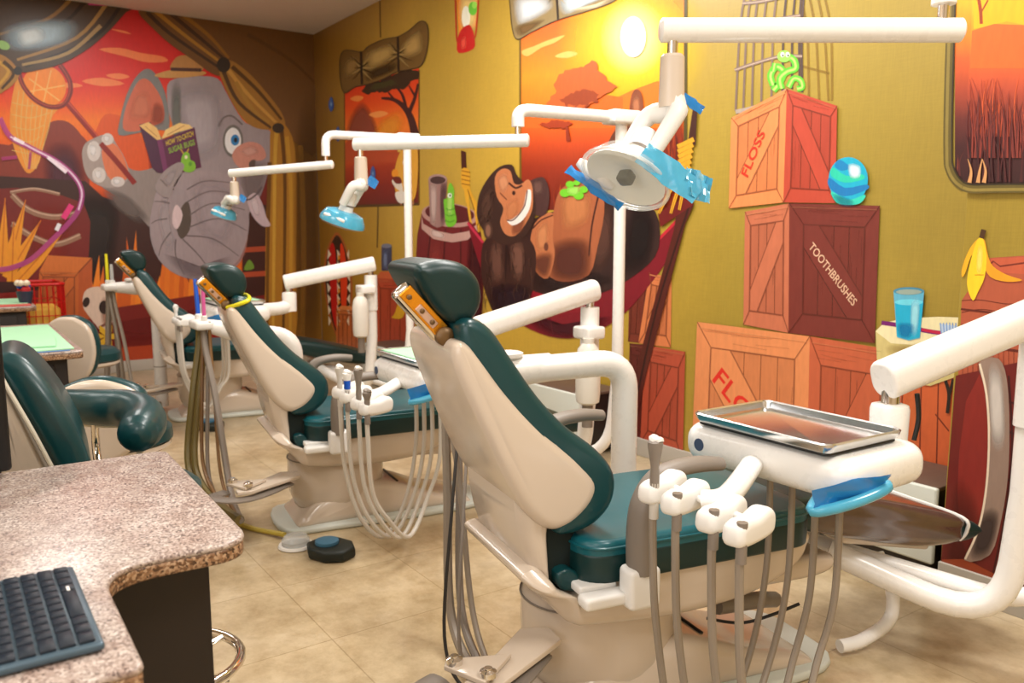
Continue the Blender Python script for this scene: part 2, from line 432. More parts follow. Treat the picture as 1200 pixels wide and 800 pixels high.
# ------------------------------------------------------------------ dental chairs
def make_chair(loc, rz, label):
    c = thing('dental_chair', loc, label, 'dental chair', 'dental chairs', rz)
    kf = lambda a, b: 1 - .2 * min(1, max(0, (b - .72) / .33)) ** 1.3
    shell = sp2([(-.302, .985), (-.29, .93), (-.235, .80), (-.18, .68), (-.13, .598), (-.075, .556), (-.02, .562), (.035, .608), (.046, .662), (-.01, .726), (-.095, .80), (-.18, .892), (-.232, .965), (-.262, 1.0), (-.288, 1.008)], 4)
    MB().pill(shell, -.212, .212, .03, kf=kf).build('back_shell', BEIGE, c)
    cush = sp2([(-.278, 1.04), (-.25, 1.056), (-.205, 1.03), (-.155, .955), (-.098, .872), (-.03, .798), (.05, .735), (.098, .672), (.094, .602), (.045, .552), (-.02, .536), (-.06, .548), (-.05, .60), (-.03, .65), (-.08, .72), (-.15, .81), (-.22, .91), (-.268, .98)], 4)
    MB().pill(cush, -.206, .206, .028, kf=kf).build('back_cushion', TEAL, c)
    # head rest with its adjusting bracket
    pad = sp2([(x - .022, z - .012) for x, z in [(-.325, 1.192), (-.28, 1.198), (-.23, 1.186), (-.196, 1.15), (-.19, 1.10), (-.212, 1.062), (-.25, 1.052), (-.288, 1.076), (-.325, 1.125), (-.347, 1.165), (-.343, 1.184)]], 4)
    hp = MB().pill(pad, -.13, .13, .03).build('headrest', TEALD, c)
    st = MB()
    for y in (-.1295, .1295):
        ring = [(a, y * .86, b) for a, b in inset(pad if area2(pad) > 0 else pad[::-1], .006)]
        for i in range(0, len(ring) - 1, 2): st.tube([ring[i], ring[(i + 1) % len(ring)]], .0016, 5, 1)
    st.build('stitching', STITCH, hp)
    M = T(-.345, -.07, 1.068) @ RY(math.radians(48))
    br = MB().box((0, 0, 0), (.15, .036, .05), .012, M).build('headrest_bracket', CHROME, c)
    MB().box((0, -.02, .004), (.13, .008, .036), .003, M).build('bracket_plate', ORANGEP, br)
    MB().box((.012, -.0255, 0), (.062, .006, .018), .002, M).build('label_plate', ROSE, br)
    for x in (-.048, -.005, .03): MB().lathe([(.006, 0), (.006, .004), (.003, .006)], M @ T(x, -.027, 0) @ RX(PI / 2), 10).build('screw', BROWNP, br)
    MB().lathe([(.019, -.012), (.022, -.008), (.022, .012), (.016, .018), (.006, .02)], M @ T(.075, -.022, 0) @ RX(PI / 2), 20).build('knob', BROWNP, br)
    MB().box((-.292, -.03, 1.028), (.02, .05, .06), .004).build('headrest_slide', CHROME, c)
    # lower back hinge and flexible skirt
    hinge = sp2([(-.178, .70), (-.188, .62), (-.172, .53), (-.125, .44), (-.08, .415), (-.072, .47), (-.078, .54), (-.06, .60), (-.04, .66), (-.10, .72)], 4)
    MB().pill(hinge, -.185, .185, .03).bow(-.06, .06, .185).build('hinge_cover', BEIGE, c)
    skirt = sp2([(-.10, .60), (-.11, .50), (-.09, .41), (-.0, .40), (.03, .46), (.012, .53), (-.02, .575), (-.05, .60)], 4)
    MB().pill(skirt, -.165, .165, .02).build('back_skirt', DARKFAB, c)
    MB().pill(sp2([(-.055, .445), (-.045, .405), (0, .392), (.05, .392), (.02, .42), (-.02, .452)], 3), -.2, .2, .01).build('skirt_flap', TEAL, c)
    # seat and leg rest
    plan = rrect(.70, .49, .07, 6, .345, 0)
    se = MB().slab(plan, .425, .525, .018).build('seat', SEAT_M, c)
    MB().tube([(x * 1.004 - .0015, y * 1.008, .508) for x, y in plan], .0035, 6, 1, True).build('piping', SEAT_M, se)
    MB().slab(rrect(.702, .494, .07, 6, .345, 0), .42, .492, .008).build('seat_skirt', TEALD, c)
    leg = sp2([(.66, .44), (.655, .505), (.72, .525), (.9, .50), (1.12, .445), (1.32, .385), (1.395, .355), (1.40, .325), (1.34, .305), (1.15, .325), (.9, .385), (.75, .425)], 4)
    MB().pill(leg, -.20, .20, .035).build('leg_rest', TEALD, c)
    slv = sp2([(.74, .43), (.735, .515), (.9, .508), (1.12, .452), (1.30, .396), (1.315, .36), (1.30, .312), (1.15, .318), (.9, .378)], 4)
    sl = MB().pill(slv, -.205, .205, .036).build('protective_sleeve', SLEEVE, c)
    MB().tube([(1.312, -.19, .318), (1.322, -.204, .35), (1.318, -.19, .388), (1.318, 0, .392), (1.318, .19, .388), (1.322, .204, .35), (1.312, .19, .318)], .0055, 8, 5).build('sleeve_hem', WHITE_S, sl)
    MB().box((1.06, 0, .335), (.36, .30, .03), .01, T(1.06, 0, .335) @ RY(math.radians(12)) @ T(-1.06, 0, -.335)).build('leg_rest_pan', BEIGE, c)
    MB().pill(sp2([(.30, .30), (.42, .285), (.62, .27), (.80, .268), (.86, .285), (.86, .325), (.8, .335), (.62, .34), (.42, .35), (.30, .345)], 3), -.12, .12, .03, T(0, -.03, 0)).build('front_bracket', BEIGE, c)
    # body
    body = sp2([(-.195, .545), (-.215, .51), (-.175, .415), (-.10, .338), (.0, .308), (.24, .285), (.48, .295), (.64, .345), (.69, .41), (.64, .465), (.2, .465), (.06, .42), (-.02, .385), (-.09, .395), (-.14, .45), (-.165, .535)], 4)
    MB().pill(body, -.232, .232, .04).bow(.0, .10, .232, 2.).sag(.395, .8, .232).build('seat_housing', BEIGE, c)
    MB().box((.03, -.2, .413), (.10, .09, .022), .006).build('seat_rail', WHITE_S, c)
    MB().lathe([(.92, .33), (.99, .30), (1., .22), (.97, .14), (.88, .085), (.7, .05), (.62, .045)], T(.17, 0, 0), 40, .22, .18).build('lift_column', BEIGE, c)
    MB().tube([(.17 + .2205 * math.cos(a), .1805 * math.sin(a), .30) for a in [k * PI / 20 for k in range(40)]], .003, 6, 1, True).build('column_seam', GREYARM, c)
    fb = sp2([(-.02, .012), (-.02, .06), (.1, .15), (.3, .185), (.45, .15), (.60, .088), (.72, .06), (.77, .045), (.785, .03), (.775, .014), (.6, .012), (.3, .012)], 4)
    MB().pill(fb, -.165, .165, .05).build('base_cover', BEIGE, c)
    MB().box((.43, 0, .158), (.012, .22, .012), .003, T(.43, 0, .158) @ RY(math.radians(25)) @ T(-.43, 0, -.158)).build('base_slot', BLACK, c)
    MB().slab(sp2([(-.1, -.16), (.1, -.2), (.6, -.21), (.84, -.17), (.88, 0), (.84, .17), (.6, .21), (.1, .2), (-.1, .16)], 4), .001, .028, .01).build('floor_plate', PANEL, c)
    # arm rests
    for sgn in (-1, 1):
        a = thing('armrest', (0, 0, 0), None, None); a.parent = c
        y = sgn * .288
        MB().box((.115, y, .425), (.085, .06, .10), .014).build('armrest_foot', WHITE_S, a)
        MB().box((.03, y * .94, .40), (.12, .05, .03), .01).build('armrest_slide', WHITE_S, a)
        MB().tube([(.112, y, .46), (.11, y, .55), (.118, y, .62), (.15, y, .675), (.20, y, .695), (.27, y, .70), (.335, y, .694)], [.038, .038, .036, .031, .028, .027, .023], 14, 6, flat=.72).build('armrest_pad', GREYARM, a)
    # rear bracket for the assistant hoses, on the near side
    b = thing('rear_bracket', (0, 0, 0), None, None); b.parent = c
    K = T(.02, 0, .045)
    MB().slab([(-.05, -.10), (-.05, -.17), (-.27, -.305), (-.33, -.30), (-.335, -.26), (-.22, -.17), (-.12, -.08)], .205, .22, .003, K).build('bracket_arm', BEIGE, b)
    MB().slab([(-.2, -.21), (-.3, -.30), (-.36, -.20), (-.345, -.17), (-.31, -.18)], .222, .234, .003, K).build('bracket_link', BEIGE, b)
    for x, y in ((-.285, -.28), (-.335, -.2)): MB().lathe([(.019, .234), (.019, .246), (.009, .25), (.009, .254)], K @ T(x, y, 0), 14).build('bolt', CHROME, b)
    MB().tube([(-.10, -.155, .185), (-.24, -.275, .185), (-.33, -.30, .185), (-.405, -.25, .185), (-.41, -.2, .185), (-.36, -.17, .185)], .034, 10, 6, M=K, flat=.28).build('strap', GREYARM, b)
    return c

CH = [((-1.658, 1.247), 78.6, 1.0, 0.), ((-3.38, 1.225), 81.5, .945, 0.), ((-5.80, 1.33), 82.0, .95, 0.)]
LBL = ['nearest green and beige dental chair, reclined, brown plastic sleeve over its leg rest',
       'middle green and beige dental chair with a yellow band under its headrest',
       'farthest green and beige dental chair, in front of the elephant painting']
chairs = []
for i, ((x, y), a, s, dz) in enumerate(CH):
    if i == 0: c = make_chair((x, y, 0), math.radians(a), LBL[0])
    else:
        c = copy_tree(chairs[0]); c.location = (x, y, 0); c.rotation_euler = (0, 0, math.radians(a)); c['label'] = LBL[i]
    c.scale = (s, s, s); chairs.append(c)
# only the nearest chair's leg rest is sleeved in brown plastic; the others are bare
for c in chairs[1:]:
    for ch in list(c.children):
        if ch.name.startswith('protective_sleeve'):
            for g in list(ch.children): bpy.data.objects.remove(g)
            bpy.data.objects.remove(ch)
MB().tube([(-.295, -.12, 1.005), (-.26, -.168, 1.02), (-.215, -.160, 1.036), (-.196, 0, 1.044), (-.215, .160, 1.036), (-.26, .168, 1.02), (-.295, .12, 1.005)], .009, 8, 5).build('headrest_band', YELP, chairs[1])

# ------------------------------------------------------------------ delivery units
def arc_tube(a, b, c, n=6):
    """points rounding the corner a-b-c"""
    a, b, c = Vector(a), Vector(b), Vector(c)
    return [a * (1 - t) ** 2 + b * 2 * t * (1 - t) + c * t * t for t in [k / n for k in range(n + 1)]]
def elbow(pts, rad, n=6):
    P = [Vector(p) for p in pts]; out = [P[0]]
    for i in range(1, len(P) - 1):
        a = P[i] + (P[i - 1] - P[i]).normalized() * min(rad, (P[i - 1] - P[i]).length * .5)
        c = P[i] + (P[i + 1] - P[i]).normalized() * min(rad, (P[i + 1] - P[i]).length * .5)
        out += arc_tube(a, P[i], c, n)
    return out + [P[-1]]

HOLD = []   # where the handpieces of every unit sit
def delivery(label, post, ztop, armend, head, hz, h0, hdir, chair_pt, hose_z, bottle=None, swan=False, nh=4, hose_mat=GREYHOSE, hose_r=.0085, low=.05):
    """post (x,y): delivery post; head (x,y): centre of the control head, hz its deck height; h0 first holder"""
    o = Vector((post[0], post[1], 0))
    u = thing('delivery_unit', o, label, 'dental delivery unit', 'dental delivery units')
    B = lambda mb, n, m, p=u: mb.build(n, m, p, o if p is u else None)
    px, py = post
    # support pipe from under the chair sweeping to the post
    MB().tube(elbow([chair_pt, (px - .02, py - .02, .16), (px, py, .55)], .22, 8) + [(px, py, ztop - .16)], .036, 16, 1).build('support_pipe', WHITE, u, o)
    MB().tube([(px, py, ztop - .3), (px, py, ztop - .07)], .042, 18, 1).build('post_sleeve', WHITE, u, o)
    MB().tube([(px, py, ztop - .07), (px, py, ztop - .03)], .018, 14, 1).build('post_pivot', CHROME, u, o)
    # flex arm: square-ended tube with rounded section
    A = Vector((px, py, ztop)); E = Vector(armend); d = (A - E)
    L = d.length + .06
    fr = aim(E - d.normalized() * .03, d)
    fa = MB().pill(rrect(.088, .096, .036, 5), 0, L, .012, fr @ SWAP).build('flex_arm', WHITE, u, o)
    MB().tube([(E.x, E.y, E.z - .075), (E.x, E.y, E.z - .03)], .022, 14, 1).build('arm_pivot', CHROME, u, o)
    kz = E.z - .07
    MB().lathe([(.044, (kz - .12) if swan else hz - .03), (.046, kz - .01), (.043, kz), (.03, kz + .004)], T(E.x, E.y, 0), 22).build('knuckle', WHITE, u, o)
    # control head
    hx, hy = head
    dk = rrect(.50, .335, .06, 7)
    if swan: MB().tube(elbow([(E.x, E.y, kz - .03), (E.x, E.y, hz - .045), (hx + .05, hy + .1, hz - .045)], .12, 8), .042, 18, 1).build('swan_neck', WHITE, u, o)
    hd = MB().slab([(hx + a, hy + b) for a, b in dk], hz - .10, hz, .042, n=6).build('control_head', WHITE, u, o)
    MB().lathe([(.016, 0), (.016, .0015)], aim((hx - .178, hy - .1672, hz - .048), (0, -1, 0)), 18).build('round_badge', mat('badge_blue', (70, 84, 110), .4), hd)
    for ch in hd.children: ch.location = -o
    # brake handle wrapped in blue film
    h1, h2 = Vector((hx + .19, hy - .205, hz - .112)), Vector((hx + .272, hy - .06, hz - .062))
    hh = MB().tube([h1 + Vector((-.03, .06, .02)), h1, h1 * .5 + h2 * .5 + Vector((.012, -.01, -.004)), h2, h2 + Vector((-.05, .02, .0))], [.009, .013, .013, .013, .009], 10, 5)
    hh.build('handle', BLUEFILM, u, o)
    fm = MB(); k = 8
    vs, fs = [], []
    for i in range(k + 1):
        t = i / k; p = h1.lerp(h2, t)
        for j in range(4):
            q = j / 3
            vs.append(p + Vector((.013, -.015, .056 * (1 - .3 * t))) * q + Vector((.006 * math.sin(9 * t + 5 * q), -.004, .004 * math.sin(7 * t + 5 * q))))
    for i in range(k):
        for j in range(3): fs.append((i * 4 + j, i * 4 + j + 1, i * 4 + j + 5, i * 4 + j + 4))
    n0 = len(vs); vs2 = [v + Vector((0, 0, -.003)) for v in vs]
    fm.add(vs, fs); fm.add(vs2, [f[::-1] for f in fs])
    fm.build('barrier_film', BLUEFILM2, u, o)
    # holder bar and holders
    H0 = Vector(h0); D = Vector(hdir)
    mid = H0 + D * (1.5 if nh == 4 else 1)
    MB().tube([(mid.x, mid.y, mid.z), (mid.x + .02, mid.y + .06, mid.z + .008), (hx - .06, hy - .08, hz - .06)], .027, 14, 5, flat=.8).build('holder_arm', WHITE, u, o)
    MB().tube([H0, H0 + D * (nh - 1 + .45)], .008, 10, 1).build('holder_rod', WHITE, u, o)
    ax = D.normalized()
    cross = Vector((0, 0, 1)).cross(ax).normalized()
    for k in range(nh):
        gap = 0 if k < 2 else (.035 if nh == 4 else 0)
        p = H0 + D * k + ax * gap
        m = T(*p) @ RZ(math.atan2(cross.y, cross.x) + .35)
        prof = sp2([(-.085, -.022), (-.088, .012), (-.065, .024), (-.02, .022), (.02, .03), (.045, .02), (.05, -.005), (.035, -.027), (-.03, -.03)], 4)
        hb = MB().pill(prof, -.024, .024, .016, m).build('handpiece_holder', WHITE_S, u, o)
        q = m @ Vector((.07, 0, 0)); q = m @ Vector((-.072, -.012, 0))
        HOLD.append((label, k, q.copy()))
        hs = [(q.x, q.y, q.z + .01), (q.x - .002, q.y, q.z - .09), (q.x + .006, q.y + .01, q.z - .3)]
        xe = hx - .03 + .065 * k; ye = hy - .07
        zl = low + .025 * k
        hs += [(q.x + .02, q.y + .06, zl + .10), ((q.x + xe) / 2 + .02, (q.y + ye) / 2, zl), (xe - .005, ye - .05, zl + .12), (xe, ye, .4), (xe, ye, hz - .08)]
        MB().tube(hs, hose_r, 8, 7).build('instrument_hose', hose_mat, u, o)
        MB().tube([(q.x, q.y, q.z + .024), (q.x, q.y, q.z - .055)], .0105, 10, 1).build('hose_collar', GREYARM if k else LHOSE, u, o)
    if bottle:
        bx, by, bz = bottle
        bt = MB().lathe([(.03, bz), (.05, bz + .012), (.054, bz + .05), (.054, bz + .20), (.045, bz + .245), (.026, bz + .268), (.026, bz + .29)], T(bx, by, 0), 24).build('water_bottle', BOTTLE, u, o)
        MB().box(((bx + px) / 2, (by + py) / 2, bz + .31), (.11, .10, .055), .012).build('bottle_bracket', WHITE, u, o)
        MB().tube([(bx, by, bz + .005), (bx, by, bz - .10)], .024, 14, 1).build('bottle_stem', GREYARM, u, o)
    return u
CP = lambda i, x, y, z: tuple(Matrix.Translation(chairs[i].location) @ RZ(chairs[i].rotation_euler.z) @ Matrix.Scale(chairs[i].scale.x, 4) @ Vector((x, y, z)))
delivery('white delivery unit with an empty steel tray on top, over the nearest dental chair', (-.985, 2.36), 1.035, (-1.115, 1.905, .895), (-1.25, 1.74), .755,
         (-1.262, 1.295, .693), (.078, -.0115, .0), CP(0, .91, -.07, .305), .0)
delivery('white delivery unit with green paper on its tray, over the middle dental chair', (-2.80, 2.36), .985, (-2.80, 1.80, .865), (-2.87, 1.61), .735,
         (-2.93, 1.285, .645), (.078, -.004, -.004), CP(1, .91, -.07, .305), .0, bottle=(-2.725, 2.29, .50), nh=4, hose_mat=LHOSE, swan=True)
delivery('white delivery unit half hidden behind the middle chair headrest, over the farthest dental chair', (-5.02, 2.35), 1.03, (-5.20, 1.86, .925), (-5.20, 1.50), .80,
         (-5.42, 1.27, .70), (.08, -.006, 0), CP(2, .91, -.07, .305), .0, bottle=(-4.97, 2.25, .56), nh=3, hose_mat=LHOSE, swan=True, low=.13)

# trays
def tray(label, c, z, rz, paper, group='instrument trays'):
    t = thing('instrument_tray', (c[0], c[1], z), label, 'tray', group, rz)
    w, d = .415, .29
    mb = MB(); out = rrect(w, d, .03, 6); n = len(out)
    rings = [(0, .0), (0.0, .0)]
    lv = [(.0, .022), (.004, .025), (.009, .022), (.012, .006), (.02, .002)]
    vs, fs = [], []
    for ins, zz in lv:
        for a, b in inset(out, ins): vs.append((a, b, zz))
    for i in range(len(lv) - 1):
        for k in range(n):
            k2 = (k + 1) % n; fs.append((i * n + k, i * n + k2, (i + 1) * n + k2, (i + 1) * n + k))
    fs.append(tuple((len(lv) - 1) * n + k for k in range(n)))
    lo = [(0, .022), (.003, .012), (.013, .0), (.03, -.0)]
    o = len(vs)
    for ins, zz in lo:
        for a, b in inset(out, ins): vs.append((a, b, zz))
    for i in range(len(lo) - 1):
        for k in range(n):
            k2 = (k + 1) % n; fs.append((o + i * n + k, o + (i + 1) * n + k, o + (i + 1) * n + k2, o + i * n + k2))
    fs.append(tuple(o + (len(lo) - 1) * n + k for k in range(n))[::-1])
    mb.add(vs, fs).build('tray_pan', STEEL, t)
    MB().slab(inset(out, .012), -.006, .0005, .003).build('tray_mat', BLACK, t)
    if paper:
        tag(MB().slab(rrect(w - .05, d - .05, .01, 3), .0025, .0235, .001, T(c[0], c[1], z) @ RZ(rz)).build('tray_paper', PAPER, None, (c[0], c[1], z)), paper, 'paper')
    return t
tray('empty shallow steel tray on the nearest delivery unit', (-1.25, 1.712), .763, -.03, None)
tray('steel tray on the middle delivery unit, lined with green paper', (-2.89, 1.60), .742, -.02, 'pale green paper sheet lying in the tray of the middle delivery unit')
tray('steel tray on the farthest delivery unit, lined with green paper', (-5.2, 1.5), .807, .0, 'pale green paper sheet on the farthest delivery unit, behind the middle chair headrest')

# handpieces standing in the holders
def syringe(q, label, m=GREYARM, tipm=WHITE_S, L=.12, band=None, group='handpieces'):
    t = thing('handpiece', q, label, 'dental handpiece', group)
    MB().lathe([(.010, -.01), (.0105, .04), (.009, L * .55), (.012, L * .75), (.0165, L), (.0165, L + .008), (.008, L + .012)], None, 14).build('handpiece_body', m, t)
    hb = MB().lathe([(.011, 0), (.013, .006), (.010, .012)], T(-.006, 0, L + .008) @ RY(.5), 12)
    hb.lathe([(.009, 0), (.010, .006), (.006, .011)], T(.010, .004, L + .008) @ RY(-.6), 12)
    hb.build('handpiece_tip', tipm, t)
    if band: MB().lathe([(.0125, .03), (.0125, .065)], None, 14).build('grip_band', band, t)
    return t
hp = {}
for l, k, q in HOLD: hp.setdefault(l, []).append(q)
hl = list(hp.values())
syringe(hl[0][0], 'grey air water syringe upright in the leftmost holder of the nearest delivery unit', GREYARM, WHITE_S, .105)
syringe(hl[1][0], 'pale handpiece with a flared top, leftmost in the middle delivery unit', LHOSE, WHITE_S, .085)
syringe(hl[1][1], 'white handpiece with a blue band in the middle delivery unit', WHITE_S, WHITE_S, .08, BLUEP)
syringe(hl[1][2], 'tall slim grey handpiece in the middle delivery unit', GREYARM, LHOSE, .115)
syringe(hl[1][3], 'short grey handpiece at the right end of the middle delivery unit', GREYARM, GREYARM, .05)
syringe(hl[2][0], 'small pale handpiece in the farthest delivery unit', WHITE_S, WHITE_S, .075)
# ------------------------------------------------------------------ operating lights
def op_light(label, pole, ztop, rig, zarm, joint, hc, n, R, chair_pt, film=BLUEFILM, zend=None, cap=False):
    """pole (x,y); rig (x,y): far end of the rigid arm; joint (x,y): where the head hangs; hc: dish centre; n: dish axis"""
    o = Vector((pole[0], pole[1], 0))
    u = thing('dental_light', o, label, 'dental light', 'dental lights')
    px, py = pole
    MB().tube(elbow([chair_pt, (px - .02, py - .03, .20), (px, py, .6)], .2, 8) + [(px, py, ztop)], .026, 16, 1).build('pole', WHITE, u, o)
    rg = Vector((rig[0], rig[1], ztop)); P = Vector((px, py, ztop)); d = (P - rg).normalized()
    MB().box((0, 0, 0), (.10, .15, .06), .012, T(px, py, ztop) @ RZ(math.atan2(d.y, d.x) - PI / 2)).build('pole_box', WHITE, u, o)
    MB().tube(elbow([P, rg, (rig[0], rig[1], zarm + .055)], .06, 6), .026, 16, 1).build('fixed_arm', WHITE, u, o)
    MB().tube([(rig[0], rig[1], zarm + .06), (rig[0], rig[1], zarm)], .012, 12, 1).build('arm_pivot', CHROME, u, o)
    ze = zarm if zend is None else zend
    J = Vector((joint[0], joint[1], ze)); K = Vector((rig[0], rig[1], zarm)); dd = (J - K).normalized()
    MB().tube([K - dd * .045, K - dd * .04, J + dd * .025, J + dd * .03], [.02, .0265, .0265, .02], 18, 1).build('swing_arm', WHITE, u, o)
    # head
    j0 = J - Vector((0, 0, .02))
    MB().tube([j0, j0 - Vector((0, 0, .035))], .012, 12, 1).build('head_pivot', CHROME, u, o)
    n = Vector(n).normalized(); C = Vector(hc)
    a = j0 - Vector((0, 0, .032)); b = a - Vector((0, 0, .10)); back = C - n * .10
    MB().lathe([(.022, 0), (.027, .006), (.029, .1), (.03, .115)], T(a.x, a.y, a.z) @ RX(PI), 20).build('head_stem', BEIGE if film is BLUEFILM else WHITE, u, o)
    e = b.lerp(back, .35)
    side = n.cross(Vector((0, 0, 1))); side = side.normalized() if side.length > .1 else Vector((1, 0, 0))
    yk = MB()
    for sg in (-1, 1):
        yk.tube([b + Vector((0, 0, .015)), b + side * sg * .012 - Vector((0, 0, .02)), e + side * sg * .04, back + side * sg * .042 + n * .02], [.027, .026, .021, .017], 12, 6)
    yk.build('yoke', WHITE_S, u, o)
    fr = aim(back, n)
    cn = MB().lathe([(.020, -.035), (.028, -.02), (.030, .03), (.032, .06), (.036, .066)], fr, 22).build('lamp_housing', WHITE_S, u, o)
    MB().lathe([(.0305, .018), (.0305, .026)], fr, 22).build('housing_band', GREYARM, cn); cn.children[0].location = -o
    rf = MB()
    pr = [(.03, .055), (R * .6, .068), (R * .92, .09), (R * .95, .098), (R * .9, .096), (R * .6, .078), (.02, .07)]
    rf.lathe(pr, fr, 32).build('reflector_dish', REFL, u, o)
    MB().lathe([(R * .4, .05), (R * .85, .062), (R * 1.02, .088), (R * 1.05, .1), (R * .99, .112), (R * .5, .118), (.004, .119)], fr, 36).build('clear_shield', LENS, u, o)
    MB().tube([tuple(fr @ Vector((R * 1.04 * math.cos(k * PI / 16), R * 1.04 * math.sin(k * PI / 16), .1))) for k in range(32)], .0045, 8, 1, True).build('shield_rim', CLEAR, u, o)
    MB().box((0, 0, .095), (.035, .03, .03), .008, fr).build('bulb_cover', mat('smoked_glass', (66, 66, 54), .2), u, o)
    if cap:
        MB().lathe([(.034, .047), (R * .5, .046), (R * .9, .058), (R * 1.09, .088), (R * 1.1, .104), (R * 1.06, .1), (R * .88, .066), (.034, .056)], fr, 32).build('barrier_film', film, u, o)
    # side handles, each in a sleeve of blue film
    hd_ = (R_ * .80 - UP * .60).normalized()
    for sg in (-1, 1):
        hc0 = C + side * sg * (R * (.98 if not cap else .9)) - n * .02
        hv = hd_ if not cap else n.cross(side)
        MB().tube([hc0 - hv * .05, hc0 - hv * .025, hc0 + hv * .025, hc0 + hv * .05], [.009, .016, .016, .009] if not cap else [.006, .01, .01, .006], 12, 5).build('side_handle', WHITE_S, u, o)
        if cap: continue
        right = side.dot(R_) * sg > 0
        if right:
            m = MB().sheet(hc0 - FW * .022 + hd_ * .012 - UP * .004, hd_, (UP * .75 + R_ * .6), .150, .056, .0045)
            m.sheet(hc0 - FW * .018 + hd_ * .06 + R_ * .02, (R_ * .9 - UP * .45), (UP + R_ * .1), .06, .06, .006)
            m.build('barrier_film', BLUEFILM, u, o)
        else:
            MB().sheet(hc0 - FW * .018 - UP * .028 - R_ * .012 + hd_ * .01, hd_, (UP * .6 + R_ * .5 + FW * .6), .150, .034, .003).build('barrier_film', BLUEFILM2, u, o)
    # film tag on the switch
    k_ = .6 if cap else 1
    MB().sheet(b + R_ * .048 - UP * .006, (R_ * .8 - UP * .6), (UP * .8 + R_ * .5), .055 * k_ * (1.4 if cap else 1), .022 + (.02 if cap else 0), .003, 6, 3).build('switch_film', BLUEFILM2, u, o)
    return u
TC = -FW; RT = Vector(R_); UPW = Vector(UP)
op_light('white operating light with a clear dish and blue film, hanging over the nearest chair', (-.90, 2.50), 1.83, (-1.03, 1.875), 1.69, (-1.37, 1.385),
         (-1.39, 1.268, 1.362), TC * .30 - RT * .42 - UPW * .80, .098, CP(0, .91, .035, .305))
op_light('white operating light with a cyan film on its dish, over the middle chair', (-2.77, 2.50), 1.735, (-2.82, 1.985), 1.612, (-3.32, 1.52),
         (-3.395, 1.46, 1.285), -TC * .22 - RT * .33 - UPW * .92, .09, CP(1, .91, .035, .305), cap=True)
op_light('white operating light seen against the elephant painting, over the farthest chair', (-4.86, 2.55), 1.835, (-4.94, 2.03), 1.65, (-5.40, 1.60),
         (-5.53, 1.56, 1.345), -TC * .2 - RT * .35 - UPW * .92, .075, CP(2, .91, .11, .305), zend=1.61, cap=True)
for i in (1, 2):
    pass

# ------------------------------------------------------------------ assistant arms with suction hoses
def assistant(label, base, pts, end, hoses, cup=False, hm=OLHOSE, floor_pt=None):
    o = Vector((base[0], base[1], 0))
    u = thing('assistant_arm', o, label, 'dental assistant arm', 'dental assistant arms')
    MB().tube(elbow([base] + pts, .10, 8), .043, 18, 1).build('arm_pipe', WHITE, u, o)
    MB().tube([(base[0], base[1], base[2] + .28), (base[0], base[1], base[2] + .285)], .0438, 18, 1).build('pipe_joint', GREYARM, u, o)
    p = Vector(pts[-1]); E = Vector(end)
    MB().tube([p - (E - p).normalized() * .12, p, E], [.046, .05, .03], 16, 1).build('arm_sleeve', WHITE, u, o)
    q = p.lerp(E, .1)
    MB().lathe([(.04, .0), (.046, .006), (.046, .016), (.036, .02)], T(q.x, q.y, q.z + .045), 22).build('pivot_cap', WHITE, u, o)
    MB().box((E.x, E.y, E.z), (.16, .09, .045), .016).build('holder_block', WHITE_S, u, o)
    for k, (dx, dy, bx, by, r, m) in enumerate(hoses):
        s = Vector((E.x + dx, E.y + dy, E.z)); B_ = Vector((bx, by, .045 + .02 * (k % 3)))
        f = Vector(floor_pt) if floor_pt else Vector((base[0], base[1], .1))
        pts2 = [s + Vector((0, 0, .02)), s - Vector((0, 0, .1)), s.lerp(B_, .45) + Vector((0, 0, .0)), B_.lerp(s, .12), B_.lerp(f, .35) - Vector((0, 0, .01)), f]
        MB().tube(pts2, r, 8, 7).build('suction_hose', m, u, o)
    return u, E
a1, e1 = assistant('white assistant arm bending down behind the nearest chair, small disc on it', (-2.0, 1.84, .03), [(-2.0, 1.84, .825), (-2.12, 1.48, .81)], (-2.17, 1.29, .80),
    [(-.06, 0, *onz(528, 730, .1)[:2], .014, GREYHOSE), (-.03, .03, *onz(540, 735, .08)[:2], .012, GREYARM), (0, -.02, *onz(556, 738, .1)[:2], .009, GREYHOSE), (.03, .0, *onz(518, 785, .06)[:2], .005, DKHOSE), (.05, .02, *onz(536, 795, .06)[:2], .005, GREYARM)], floor_pt=CP(0, -.13, -.12, .07))
a2, e2 = assistant('white assistant arm beside the middle chair, olive and grey suction hoses hanging from it', (-3.93, 1.42, .03), [(-3.93, 1.42, .735), (-4.10, 1.20, .755)], (-4.22, 1.06, .79),
    [(-.06, 0, -4.12, .93, .019, OLHOSE), (-.03, .02, -4.07, .95, .015, OLHOSE), (0, 0, -3.98, .97, .009, BRHOSE), (.03, .02, -3.93, .98, .010, GREYARM), (.05, 0, -3.74, 1.03, .016, GREYARM), (.07, .02, -3.86, 1.02, .008, BRHOSE)], floor_pt=CP(1, -.3, -.25, .13))
a3, e3 = assistant('white assistant arm reaching left from behind the farthest chair', (-6.10, 1.24, .03), [(-6.10, 1.24, .85), (-6.18, 1.12, .86)], (-6.30, .98, .86),
    [(-.06, 0, -6.25, .92, .02, GREYHOSE), (-.02, .02, -6.1, .98, .012, GREYARM), (.02, 0, -5.98, 1.0, .014, GREYHOSE), (.05, .02, -5.75, 1.02, .012, GREYHOSE)], floor_pt=CP(2, -.16, .16, .07))
